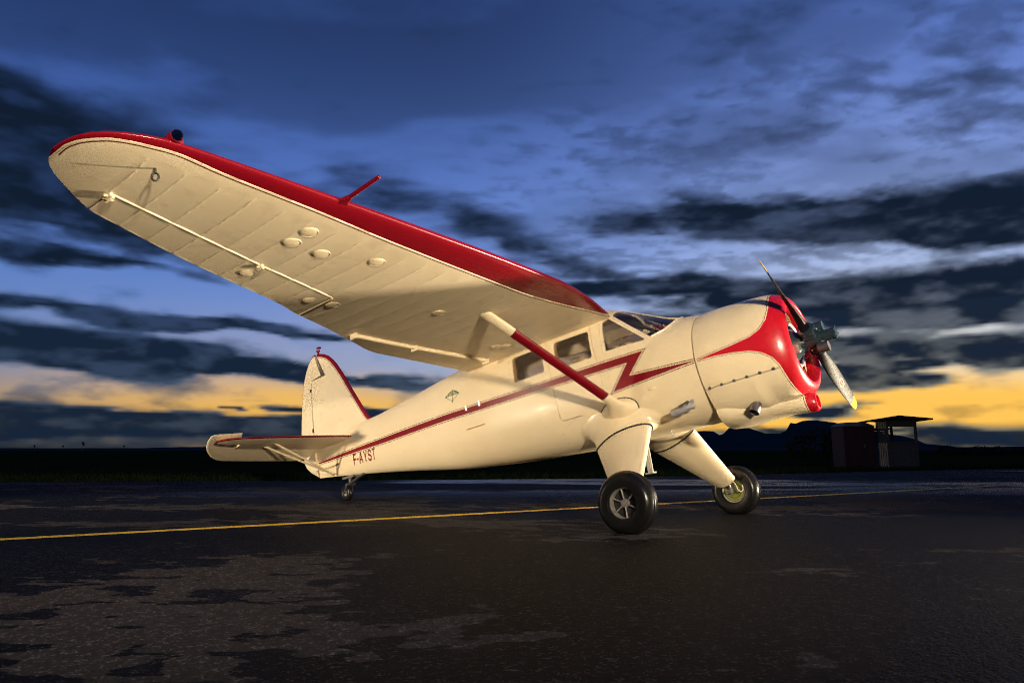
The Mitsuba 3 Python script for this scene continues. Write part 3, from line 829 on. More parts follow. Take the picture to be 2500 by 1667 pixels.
def w_relief(x, s, u):
    """Fabric drawn over the ribs: a stitched ridge on each, a slight hollow between."""
    d = np.min(np.abs(s[..., None] - RIBS), axis=-1)
    k = np.round((5.955 - s) / .2535)
    h = meshkit.noise(np.stack([x * 30, k * 7.7, 0 * x], -1), 3)
    wob = meshkit.noise(np.stack([x * 17, k * 3.1 + 50, 0 * x], -1), 5) - .5
    d2 = np.abs(np.min(np.abs(s[..., None] + (wob * .006)[..., None] - RIBS), axis=-1))
    win = _smooth(.16, .21, u) * (1 - _smooth(.985, 1.0, u))
    ridge = (.0005 + .0024 * h ** 2) * np.exp(-(d2 / .0075) ** 2) + .0009 * np.exp(-(d2 / .02) ** 2)
    sag = -.0020 * np.sin(np.clip(d / .12675, 0, 1) * np.pi / 2) ** 2
    return (ridge + sag) * win * (s < 6.02)


def w_low(x, s, relief=True):
    x, s = np.broadcast_arrays(np.asarray(x, float), np.asarray(s, float))
    xl, xt = W_XL(s), W_XT(s)
    u = np.clip((xl - x) / np.maximum(xl - xt, 1e-6), 0, 1)
    z = W_Z0(s) + .5 * W_DL(s) - W_DL(s) * w_shape(u) - .004 * (1 - u)
    return z - (w_relief(x, s, u) if relief else 0)


def wing_mesh():
    span = [np.linspace(.40, 6.0, 60)]
    for r in RIBS:
        span.append(r + np.array([-.10, -.06, -.032, -.022, -.015, -.010, -.006, -.003, 0, .003, .006, .010, .015, .022, .032, .06, .10]))
    span = np.unique(np.round(np.concatenate(span + [6.405 - .40 * (np.linspace(1, .09, 26) ** 2)]), 4))
    span = span[(span >= .40) & (span < 6.403)]
    ul = np.concatenate([.16 * (np.linspace(0, 1, 26) ** 2), np.linspace(.16, 1, 150)[1:]])
    uu = np.concatenate([.2 * (np.linspace(0, 1, 20) ** 2), np.linspace(.2, 1, 26)[1:]])
    rings = []
    for s in span:
        xl, xt = float(W_XL(s)), float(W_XT(s))
        c = xl - xt
        zc = W_Z0(s) + .5 * W_DL(s)
        xx = xl - c * ul
        zl = w_low(xx, np.full_like(xx, s))
        xu = xl - c * uu[1:-1]
        zu = zc + W_DU(s) * w_shape(uu[1:-1]) - .004 * (1 - uu[1:-1]) + .003
        zl[-1] = zl[-1]
        low = np.stack([xx, np.full_like(xx, -s), zl], 1)
        up = np.stack([xu, np.full_like(xu, -s), zu], 1)[::-1]
        te = np.array([[xt, -s, zl[-1] + .006]])
        rings.append(np.vstack([low, te, up]))
    return loft(rings)


wing = wing_mesh()
full = mani(wing)
AIL = [(-2.637, -5.950), (-3.040, -4.545), (-3.273, -3.630), (-3.918, -3.575), (-5.2, -3.575), (-5.2, -5.95), (-2.96, -5.95)]
FLP = [(-4.059, -2.76), (-3.905, -.66), (-5.4, -.66), (-5.4, -2.80)]
ail_p, flp_p = sg.Polygon(AIL), sg.Polygon(FLP)
border = [(-2.50, 6.382), (-2.300, 6.376), (-2.196, 6.345), (-2.040, 6.20), (-1.972, 6.005), (-1.945, 5.817), (-1.972, 5.481), (-1.999, 4.725), (-2.042, 3.974), (-2.083, 2.783), (-2.104, 2.102), (-2.084, 1.636), (-2.02, .80), (-2.0, .40)]
bl = np.array(border)
fine = np.linspace(0, len(bl) - 1, 160)
bl = np.column_stack([PC(np.arange(len(bl)), bl[:, 0])(fine), PC(np.arange(len(bl)), bl[:, 1])(fine)])
red_p = sg.Polygon([(x, -s) for x, s in bl] + [(-1.0, -.40), (-1.0, -6.8), (-2.52, -6.8)])
cut_red = mani(prism_xy(red_p, -1, 3))
wing_body = full - mani(prism_xy(ail_p.buffer(.007, join_style='mitre'), -1, 3)) - mani(prism_xy(flp_p.buffer(.005, join_style='mitre'), -1, 3))
ail_m = full ^ mani(prism_xy(ail_p.buffer(-.003, join_style='mitre'), -1, 3))
flp_m = full ^ mani(prism_xy(flp_p.buffer(-.003, join_style='mitre'), -1, 3))
wing_red, wing_main = wing_body ^ cut_red, wing_body - cut_red


def flatline(pts, w, off, n_sub=1):
    """A painted line under the wing following (x, s) points."""
    pts = np.asarray(pts)
    t = np.gradient(pts, axis=0); t /= np.linalg.norm(t, axis=1, keepdims=True)
    nn = np.column_stack([-t[:, 1], t[:, 0]])
    a, b = pts + nn * w / 2, pts - nn * w / 2
    v = np.array([(x, -s, float(w_low(x, s, False)) - off) for x, s in np.vstack([a, b])])
    m = len(pts)
    f = [q for i in range(m - 1) for q in ((i, i + 1, m + i), (i + 1, m + i + 1, m + i))]
    mesh = trimesh.Trimesh(v, f, process=False)
    if mesh.face_normals[:, 2].mean() > 0:
        mesh.invert()
    return mesh


def offset_line(d):
    t = np.gradient(bl, axis=0); t /= np.linalg.norm(t, axis=1, keepdims=True)
    nn = np.column_stack([-t[:, 1], t[:, 0]])
    if (nn[80] @ [-1, 0]) < 0:
        nn = -nn
    q = bl + nn * d
    return q[6:-4]


for side in (-1, 1):
    fl = (lambda m: m if side < 0 else mirror(m))
    wk = air('wing', fl(wing_main), 'mat_fabric', 40)
    labels[wk] = {'label': 'cream fabric right wing seen from below'} if side < 0 else {'label': 'left wing behind the cabin and cowling'}
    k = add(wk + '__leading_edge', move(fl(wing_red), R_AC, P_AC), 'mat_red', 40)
    labels[k] = {'label': 'glossy red leading edge of the wing'}
    add(wk + '__pinstripe', move(fl(flatline(offset_line(.024), .009, .003)), R_AC, P_AC), 'mat_pinstripe', True)
    ak = air('aileron', fl(tri(ail_m).apply_translation([0, 0, -.004])), 'mat_fabric', 40)
    hl = [(-2.645, 5.935), (-2.84, 5.25), (-3.032, 4.575)], [(-3.048, 4.522), (-3.16, 4.08), (-3.272, 3.640)]
    for seg in hl:
        seg = sg.LineString(seg)
        pts = [(q.x, q.y) for q in (seg.interpolate(t, normalized=True) for t in np.linspace(0, 1, 24))]
        k = add(ak + '__nose_strip', move(fl(path_tube([(x - .008, -s, float(w_low(x, s, False)) + .004) for x, s in pts], .0115, 10)), R_AC, P_AC), 'mat_cream')
    for x, s in ((-3.045, 4.548), (-2.65, 5.945), (-2.69, 5.935)):
        z = float(w_low(x, s, False))
        add(ak + '__hinge', move(fl(join(hull_box([x - .06, -s - .012, z - .028], [x + .02, -s + .012, z + .02], .008), tube([x - .02, -s - .035, z - .012], [x - .02, -s + .035, z - .012], .010))), R_AC, P_AC), 'mat_cream')
    add(ak + '__end_rib', move(fl(loft([np.array([(x_, -s_ + dy, float(w_low(x_, 3.62, False)) - .012 + h_) for x_, s_, h_ in ((-3.285, 3.622, 0), (-3.60, 3.597, 0), (-3.90, 3.572, 0), (-3.90, 3.572, .02), (-3.60, 3.597, .06), (-3.285, 3.622, .09))]) for dy in (-.004, .004)])), R_AC, P_AC), 'mat_cream', False)
    fk = air('flap', fl(flp_m), 'mat_fabric', 40)
    rod = [(-4.059 + .154 * t, 2.74 - 2.08 * t) for t in np.linspace(0, 1, 30)]
    add(fk + '__torque_rod', move(fl(path_tube([(x + .012, -s, float(w_low(x, s, False)) - .016) for x, s in rod], .026, 14)), R_AC, P_AC), 'mat_cream')
    for t in (0, .42, 1):
        x, s = -4.059 + .154 * t, 2.74 - 2.08 * t
        z = float(w_low(x, s, False))
        add(fk + '__bracket', move(fl(hull_box([x - .05, -s - .014, z - .06], [x + .06, -s + .014, z + .02], .010)), R_AC, P_AC), 'mat_cream')
    for x, s in ((-2.516, 4.614), (-2.293, 4.61), (-2.545, 4.306), (-2.396, 3.833), (-3.262, 4.544), (-3.479, 3.742), (-3.443, 3.50), (-2.965, 2.479), (-3.446, .972), (-3.356, .885)):
        z = float(w_low(x, s, False))
        dome_ = trimesh.creation.icosphere(3, 1.0)
        dome_.apply_transform(np.diag([.070, .070, .0085, 1.0]))
        rim = path_tube([(x + .073 * math.cos(a), -s + .073 * math.sin(a), float(w_low(x + .073 * math.cos(a), s - .073 * math.sin(a), False)) - .001) for a in np.linspace(0, 2 * np.pi, 28, endpoint=False)], .0035, 6, True)
        add(wk + '__inspection_cover', move(fl(join(dome_.apply_translation([x, -s, z - .001]), rim)), R_AC, P_AC), 'mat_cream')
    # landing and position light in a cup on the leading edge, tie-down ring, pitot tube
    c = np.array([-1.875, -5.885, float(W_Z0(5.885)) + .055])
    cup = mani(trimesh.convex.convex_hull(np.vstack([trimesh.creation.icosphere(3, .040).vertices + c, trimesh.creation.icosphere(2, .012).vertices + c + [-.10, -.05, -.01], trimesh.creation.icosphere(2, .012).vertices + c + [-.10, .09, -.01]]))) - mani(tube(c + [.006, 0, 0], c + [.2, 0, 0], .08))
    nk = add(wk + '__position_light', move(fl(tri(cup)), R_AC, P_AC), 'mat_red', 30)
    add(wk + '__lens', move(fl(trimesh.creation.icosphere(4, .036).apply_translation(c + [.012, 0, 0])), R_AC, P_AC), 'mat_lens', True)
    add(wk + '__lens_base', move(fl(trimesh.creation.icosphere(3, .030).apply_transform(np.diag([.3, 1, 1, 1])).apply_translation(c + [.0, 0, 0])), R_AC, P_AC), 'mat_engine_grey', True)
    x, s = -2.173, 5.875
    z = float(w_low(x, s, False))
    a = np.linspace(0, 2 * np.pi, 24, endpoint=False)
    add(wk + '__tie_down_ring', move(fl(join(tube([x, -s, z + .01], [x, -s, z - .035], .010), path_tube(np.stack([x + 0 * a + .012 * np.cos(a), -s + .017 * np.cos(a), z - .060 + .028 * np.sin(a)], 1), .007, 8, True))), R_AC, P_AC), 'mat_black_metal')
    if side < 0:
        z = float(W_Z0(4.62)) + .03
        k = add(wk + '__pitot_tube', move(join(tube([-1.78, -4.62, z], [-1.44, -4.62, z + .01], .017, .015, 16), trimesh.creation.icosphere(2, .0155).apply_translation([-1.44, -4.62, z + .01]),
                trimesh.convex.convex_hull(np.vstack([trimesh.creation.icosphere(1, .018).vertices + q for q in ([-1.76, -4.62, z], [-1.87, -4.655, z - .005], [-1.87, -4.585, z - .005])]))), R_AC, P_AC), 'mat_red')
        labels[k] = {'label': 'red tube that points forward from the leading edge'}


# plates with one rounded free edge: fin, rudder, tailplane, elevators
from scipy.spatial import Delaunay


def plate(poly, free, tmax, reach, h=.035, edge=.004):
    g = sg.Polygon(poly)
    ls = sg.LineString(free)
    ext = g.exterior
    nb = int(ext.length / h)
    B = np.array([ext.interpolate(t).coords[0] for t in np.linspace(0, ext.length, nb, endpoint=False)])
    B = np.vstack([B, np.array(ext.coords)[:-1]])
    order = np.argsort([ext.project(sg.Point(p)) for p in B])
    B = B[order]
    B = B[np.append(True, np.linalg.norm(np.diff(B, axis=0), axis=1) > 1e-4)]
    x0_, y0_, x1_, y1_ = g.bounds
    xs, ys = np.meshgrid(np.arange(x0_, x1_, h), np.arange(y0_, y1_, h))
    ins = g.buffer(-h * .55)
    near = ext
    I = np.array([(a, b) for a, b in zip(xs.ravel(), ys.ravel()) if ins.contains(sg.Point(a, b))])
    F = []
    for k_ in (.35, 1.0):                                               # two rows close to the free edge, for its roundness
        q = ls.buffer(h * k_).exterior
        F += [c for c in (q.interpolate(t).coords[0] for t in np.arange(0, q.length, h * .8)) if g.buffer(-h * .2).contains(sg.Point(c))]
    F = np.array(F).reshape(-1, 2)
    if len(F):
        I = I[np.min(np.linalg.norm(I[:, None] - F[None], axis=-1), axis=1) > h * .6]
    V = np.vstack([B, I, F])
    D = Delaunay(V)
    f = np.array([t for t in D.simplices if g.buffer(1e-6).contains(sg.Point(V[t].mean(0)))])
    d = np.array([ls.distance(sg.Point(p)) for p in V])
    t = edge + (tmax - edge) * np.sqrt(np.clip(1 - (1 - np.clip(d / reach, 0, 1)) ** 2, 0, 1))
    n = len(V)
    top, bot = np.column_stack([V, t]), np.column_stack([V, -t])
    a = f.copy()
    p_, q_ = V[a[:, 1]] - V[a[:, 0]], V[a[:, 2]] - V[a[:, 0]]
    cr = p_[:, 0] * q_[:, 1] - p_[:, 1] * q_[:, 0]
    a[cr < 0] = a[cr < 0][:, ::-1]
    a = a[np.abs(cr) > 2e-6]
    e = {}
    for tr_ in a:
        for i in range(3):
            e[(tr_[i], tr_[(i + 1) % 3])] = 1
    wall = [(i, j) for i, j in e if (j, i) not in e]
    w = [q for i, j in wall for q in ((i + n, j + n, j), (i + n, j, i))]
    return trimesh.Trimesh(np.vstack([top, bot]), np.vstack([a, a[:, ::-1] + n, np.array(w)]), process=False)


def upright(m):                                                         # plate in (x, z), thickness along y
    v = m.vertices
    m = trimesh.Trimesh(np.column_stack([v[:, 0], -v[:, 2], v[:, 1]]), m.faces, process=False)
    if m.volume < 0:
        m.invert()
    return m


fin_le = [(-6.80, .72), (-6.93, .80), (-7.0, .872), (-7.06, .945), (-7.123, 1.044), (-7.321, 1.37), (-7.576, 1.808), (-7.70, 1.995), (-7.80, 2.115), (-7.918, 2.221), (-8.04, 2.285), (-8.15, 2.322), (-8.225, 2.330)]
fin_poly = fin_le + [(-7.978, 1.868), (-8.385, 1.862), (-8.425, 1.20), (-8.435, .60), (-7.6, .55)]
fin_m = mani(upright(plate(fin_poly, fin_le[1:], .062, .5)))
red_f = mani(prism_xz(sg.LineString(fin_le).buffer(.058), -1, 1))
pin_f = mani(prism_xz(sg.LineString(fin_le).buffer(.076).difference(sg.LineString(fin_le).buffer(.068)), -1, 1))
fk = air('fin', fin_m - red_f - pin_f, 'mat_fabric', 35)
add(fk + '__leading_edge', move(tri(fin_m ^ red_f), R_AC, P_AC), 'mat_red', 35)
add(fk + '__pinstripe', move(tri((fin_m - red_f) ^ pin_f), R_AC, P_AC), 'mat_pinstripe', 35)
rud_te = [(-8.275, 2.340), (-8.335, 2.328), (-8.41, 2.29), (-8.485, 2.231), (-8.56, 2.14), (-8.623, 2.039), (-8.69, 1.91), (-8.732, 1.793), (-8.78, 1.63), (-8.815, 1.472), (-8.87, 1.2), (-8.9, 1.008), (-8.91, .75), (-8.884, .486), (-8.827, .387), (-8.7, .286), (-8.475, .165)]
rud_poly = rud_te + [(-8.475, .60), (-8.455, 1.20), (-8.405, 1.875), (-8.085, 1.895), (-8.262, 2.30)]
rm = plate(rud_poly, rud_te, .055, .55)
rm = upright(rm)
hin = np.array([-8.45, 0, .2]); ax = np.array([.02, 0, 1.0])
rm.apply_transform(trimesh.transformations.rotation_matrix(math.radians(-3.0), ax, hin))
rud_m = mani(rm)
rl = sg.LineString(rud_te[:14])
red_r = mani(prism_xz(sg.LineString(rud_te[:5]).buffer(.034).union(sg.LineString(rud_te[:10]).buffer(.022)).union(rl.buffer(.014)), -1, 1))
rk = air('rudder', rud_m - red_r, 'mat_fabric', 35)
add(rk + '__trailing_edge', move(tri(rud_m ^ red_r), R_AC, P_AC), 'mat_red', 35)
for z in (1.70, .99):
    xh = float(np.interp(z, [.6, 1.2, 1.87], [-8.455, -8.44, -8.395]))
    add(rk + '__hinge', move(join(box([xh - .035, -.062, z - .03], [xh + .012, .062, z + .03])), R_AC, P_AC), 'mat_dark_seam', False)
bt = np.array([-8.19, 0, 2.33])
air('beacon', join(tube(bt - [0, 0, .05], bt + [0, 0, .055], .022, .016, 16), trimesh.creation.icosphere(2, .034).apply_transform(np.diag([1.2, 1, .6, 1])).apply_translation(bt + [.0, 0, .055]), trimesh.creation.icosphere(2, .042).apply_transform(np.diag([1.2, 1, .45, 1])).apply_translation(bt + [.03, 0, .105])), 'mat_red')
air('aerial_wire', tube([-8.30, 0, 2.335], [-8.86, -.06, 2.32], .0045, .003, 8), 'mat_alloy')

stab_le = [(-7.40, -.0), (-7.42, -.30), (-7.50, -1.01), (-7.57, -1.45), (-7.645, -1.85), (-7.705, -2.00), (-7.80, -2.13), (-7.91, -2.20), (-7.965, -2.19)]
stab_poly = stab_le + [(-7.985, -2.12), (-7.970, -1.79), (-8.245, -1.725), (-8.262, -1.0), (-8.268, -.0)]
st = plate(stab_poly, stab_le, .040, .42)
st.apply_translation([0, 0, .66])
st_m = mani(st)
red_s = mani(prism_xy(sg.LineString(stab_le).buffer(.028), 0, 2))
el_free = [(-7.835, -1.815), (-7.90, -2.20), (-7.95, -2.252), (-8.135, -2.217), (-8.324, -2.138), (-8.43, -2.07), (-8.519, -1.998), (-8.60, -1.93), (-8.661, -1.851), (-8.72, -1.76), (-8.755, -1.654), (-8.779, -1.211), (-8.792, -.265), (-8.72, -.15)]
el_poly = el_free + [(-8.50, -.07), (-8.288, -.06), (-8.282, -1.0), (-8.270, -1.690), (-7.99, -1.768)]
el = plate(el_poly, el_free, .030, .4)
el.apply_translation([8.27, 0, 0])
el.apply_transform(trimesh.transformations.rotation_matrix(-math.radians(15), [0, 1, 0]))
el.apply_translation([-8.27, 0, .66])
for side in (-1, 1):
    fl = (lambda m: (m if isinstance(m, trimesh.Trimesh) else tri(m)) if side < 0 else mirror(m))
    sk = air('tailplane', fl(st_m - red_s), 'mat_fabric', 35)
    add(sk + '__leading_edge', move(fl(st_m ^ red_s), R_AC, P_AC), 'mat_red', 35)
    ekk = air('elevator', fl(el), 'mat_fabric', 35)
    for s in (.10, 1.26):
        add(ekk + '__hinge', move(fl(tube([-8.275, -s - .012, .66], [-8.275, -s + .012, .66], .034, .034, 14)), R_AC, P_AC), 'mat_dark_seam')
    lower = np.array([-7.975, -.085, .125])
    for up in ((-8.11, -1.30, .635), (-7.89, -1.245, .63)):
        tk = air('tail_strut', fl(tube(lower + [.0, 0, 0], up, .017, .017, 14)), 'mat_cream')
        add(tk + '__fitting', move(fl(tube(np.array(up) + [.0, -.0, -.02], np.array(up) + [0, 0, .03], .014)), R_AC, P_AC), 'mat_steel')
        add(tk + '__fitting', move(fl(tube(lower - [.03, .01, 0], lower + [.03, -.01, 0], .014)), R_AC, P_AC), 'mat_steel')
    air('control_cable', fl(join(tube([-8.42, -.10, .262], [-7.86, -.122, .262], .005, .005, 8), tube([-7.86, -.115, .262], [-7.79, -.125, .272], .012, .012, 10))), 'mat_black_metal')

# ------------------------------------------------------------------ struts, undercarriage
def ellipse_ring(c, e1, e2, a, b, n=48, sq=2.0):
    t = np.arange(n) * 2 * np.pi / n
    ct, s_ = np.cos(t), np.sin(t)
    return c + (np.sign(ct) * np.abs(ct) ** (2 / sq))[:, None] * e1 * a + (np.sign(s_) * np.abs(s_) ** (2 / sq))[:, None] * e2 * b


S0, S1 = np.array([-2.035, -.735, -.245]), np.array([-2.72, -2.04, .925])
sd = (S1 - S0) / np.linalg.norm(S1 - S0)
se1 = np.array([1.0, 0, 0]) - sd * sd[0]; se1 /= np.linalg.norm(se1)
se2 = np.cross(sd, se1)
SL = np.linalg.norm(S1 - S0)


def strut_ring(t, k=1.0):
    return ellipse_ring(S0 + sd * t, se1, se2, .064 * k, .034 * k)


T_A, T_B = .20, SL - .40
for side in (-1, 1):
    fl = (lambda m: (m if isinstance(m, trimesh.Trimesh) else tri(m)) if side < 0 else mirror(m))
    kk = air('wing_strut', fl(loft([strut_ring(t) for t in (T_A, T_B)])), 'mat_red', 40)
    labels[kk] = {'label': 'red middle of the strut under the wing'}
    add(kk + '__upper_end', move(fl(loft([strut_ring(T_B, 1.05), strut_ring(T_B + .01, 1.07), strut_ring(SL - .02, 1.05), strut_ring(SL + .06, .9)])), R_AC, P_AC), 'mat_cream', 40)
    add(kk + '__collar', move(fl(join(loft([strut_ring(T_B - .007, 1.06), strut_ring(T_B, 1.06)]), loft([strut_ring(T_A, 1.06), strut_ring(T_A + .007, 1.06)]))), R_AC, P_AC), 'mat_dark_seam', 40)
    add(kk + '__cap', move(fl(tube(S1 + [-.10, 0, -.01], S1 + [-.10, -.02, .05], .018)), R_AC, P_AC), 'mat_cream')
    # the blister that carries the strut's foot
    t = np.arange(48) * 2 * np.pi / 48
    oval = []
    for a in t:
        x, z = -2.135 + .262 * math.cos(a), -.285 + .152 * math.sin(a) + .02 * math.cos(a)
        oval.append((x, -float(fus_y(x, z)), z))
    oval = np.array(oval)
    tgt = strut_ring(T_A - .005)
    # match the ring order so that the skin does not twist
    best = min(((d_, r) for d_ in (1, -1) for r in range(48)), key=lambda q: np.linalg.norm(np.roll(tgt[::q[0]], q[1], 0) - tgt.mean(0) - (oval - oval.mean(0)) * .3))
    tgt = np.roll(tgt[::best[0]], best[1], 0)
    rings = [oval + [0, .03, 0], oval]
    nrm = np.array([0, -1.0, -.12])
    for u in np.linspace(.06, 1, 22):
        # leaves the skin flat, bends outward, then runs along the strut
        h0, h1 = 2 * u ** 3 - 3 * u ** 2 + 1, -2 * u ** 3 + 3 * u ** 2
        h2, h3 = u ** 3 - 2 * u ** 2 + u, u ** 3 - u ** 2
        inward = oval.mean(0) + (oval - oval.mean(0)) * .35
        rings.append(oval * h0 + tgt * h1 + ((inward - oval) * 1.5 + nrm * .22) * h2 + sd * .50 * h3)
    bk = air('strut_fairing', fl(loft(rings)), 'mat_cream_metal', 60)
    add(bk + '__seal', move(fl(path_tube(oval + [0, -.002, 0], .0065, 8, True)), R_AC, P_AC), 'mat_dark_seam')
    # main leg
    leg_top, leg_bot = np.array([-2.115, -.63, -.60]), np.array([-1.835, -1.285, -1.215])
    ldir = (leg_bot - leg_top) / np.linalg.norm(leg_bot - leg_top)
    e1 = np.array([1.0, 0, 0]) - ldir * ldir[0]; e1 /= np.linalg.norm(e1)
    e2 = np.cross(ldir, e1)

    def leg_ring(t, ch, th_, back=0.0):
        c = leg_top + (leg_bot - leg_top) * t
        r = ellipse_ring(c, e1, e2, 1.0, 1.0, 64)
        q = np.arange(64) * 2 * np.pi / 64
        xx = np.cos(q) * .5
        yy = np.sin(q) * .5 * th_ * np.where(np.cos(q) < 0, 1 - .45 * np.cos(q) ** 2, 1.0)
        return c + xx[:, None] * ch * e1 + yy[:, None] * e2
    lr = [leg_ring(t_, .70 - .39 * t_, .225 - .085 * t_) for t_ in np.linspace(0, 1, 16)]
    last = lr[-1].mean(0)
    lr += [last + (lr[-1] - last) * k_ + ldir * d_ for k_, d_ in ((.97, .008), (.88, .016))]
    lk = air('undercarriage_leg', fl(loft(lr)), 'mat_cream_metal', 50)
    add(lk + '__seal', move(fl(path_tube(leg_ring(.004, .712, .238), .010, 8, True)), R_AC, P_AC), 'mat_dark_seam')
    seal = leg_ring(-.004, .705, .232)
    q = np.arange(64) * 2 * np.pi / 64
    foot = []
    for ang in q:                                                       # an oval drawn on the rounded lower corner of the fuselage
        x = -2.20 + .60 * math.cos(ang)
        th_ = math.radians(-50 + 41 * math.sin(ang) * (1 if math.sin(ang) > 0 else .95))
        zt_, zb_, zm_, hw_, nu_, nl_ = [float(v_) for v_ in fus(x)]
        foot.append((x, -hw_ * abs(math.cos(th_)) ** (2 / nl_), zm_ - (zm_ - zb_) * abs(math.sin(th_)) ** (2 / nl_)))
    foot = np.array(foot)
    best = min(((d_, r_) for d_ in (1, -1) for r_ in range(64)), key=lambda w_: np.linalg.norm(np.roll(seal[::w_[0]], w_[1], 0) - seal.mean(0) - (foot - foot.mean(0)) * .6))
    seal_ = np.roll(seal[::best[0]], best[1], 0)
    fc = foot.mean(0)
    out_ = np.array([0, -.70, -.71])
    stub = [foot - out_ * .04]
    for u in np.linspace(0, 1, 26):
        h0, h1 = 2 * u ** 3 - 3 * u ** 2 + 1, -2 * u ** 3 + 3 * u ** 2
        h2, h3 = u ** 3 - 2 * u ** 2 + u, u ** 3 - u ** 2
        inward = seal_ - foot
        inward = inward - out_ * (inward @ out_)[:, None]               # first along the skin, then down the leg
        stub.append(foot * h0 + seal_ * h1 + (inward * 1.35) * h2 + (ldir * .34) * h3)
    add(lk + '__root_fairing', move(fl(loft(stub)), R_AC, P_AC), 'mat_cream_metal', 70)
    sc = []
    for a in np.arange(0, 64, 3):
        q = leg_ring(.045, .70 - .39 * .045, .225 - .085 * .045)
        c0 = q[a]; n_ = c0 - q.mean(0); n_ /= np.linalg.norm(n_)
        sc.append(tube(c0 - n_ * .004, c0 + n_ * .003, .006, .004, 8))
    for t_ in np.arange(.08, .98, .075):
        q = leg_ring(t_, .70 - .39 * t_, .225 - .085 * t_)
        for a in (26, 38):
            c0 = q[a]; n_ = c0 - q.mean(0); n_ /= np.linalg.norm(n_)
            sc.append(tube(c0 - n_ * .006, c0 + n_ * .003, .0055, .004, 8))
    k = add(lk + '__screws', move(fl(join(*sc)), R_AC, P_AC), 'mat_steel', False)
    labels[k] = {'kind': 'stuff'}

WHEEL_C = np.array([-1.783, -1.436, -1.3335])


def about_y(m, c):
    v = m.vertices
    m = trimesh.Trimesh(np.column_stack([v[:, 1], -v[:, 0], v[:, 2]]) + c, m.faces, process=False)   # x axis of the turning becomes -y: outward on the right side
    if m.volume < 0:
        m.invert()
    return m


def tyre_profile(R, r, w):
    """Half-round carcass with three grooves in the tread."""
    a = np.linspace(-1, 1, 41)
    pts = []
    for q in a:
        ang = q * np.pi / 2 * 1.16
        x = w / 2 * math.sin(ang) * (1.0 if abs(math.sin(ang)) < 1 else 1)
        rr = r + (R - r) * (.42 + .58 * math.cos(ang)) if abs(ang) < np.pi / 2 else r + (R - r) * .42 * (1 - (abs(ang) - np.pi / 2) / (.16 * np.pi / 2) * .9)
        pts.append((x, rr))
    out = []
    for x, rr in pts:
        out.append((x, rr))
    grooves = [(-.030, .012), (.0, .010), (.030, .012)] if R > .2 else []
    prof = []
    for x, rr in out:
        prof.append((x, rr))
    xs = np.array([p[0] for p in prof]); rs = np.array([p[1] for p in prof])
    mid = np.abs(np.linspace(-1, 1, 41)) < .55
    dense = []
    xm = np.linspace(xs[mid][0], xs[mid][-1], 60)
    rm_ = np.interp(xm, xs[mid], rs[mid])
    for gx, gw in grooves:
        rm_ = rm_ - .009 * (np.abs(xm - gx) < gw / 2)
    first = list(zip(xs[:np.where(mid)[0][0]], rs[:np.where(mid)[0][0]]))
    lastp = list(zip(xs[np.where(mid)[0][-1] + 1:], rs[np.where(mid)[0][-1] + 1:]))
    return first + list(zip(xm, rm_)) + lastp + [(lastp[-1][0] * .8, r - .012), (first[0][0] * .8, r - .012)]


tyre = ring_solid(tyre_profile(.318, .160, .245), 128)
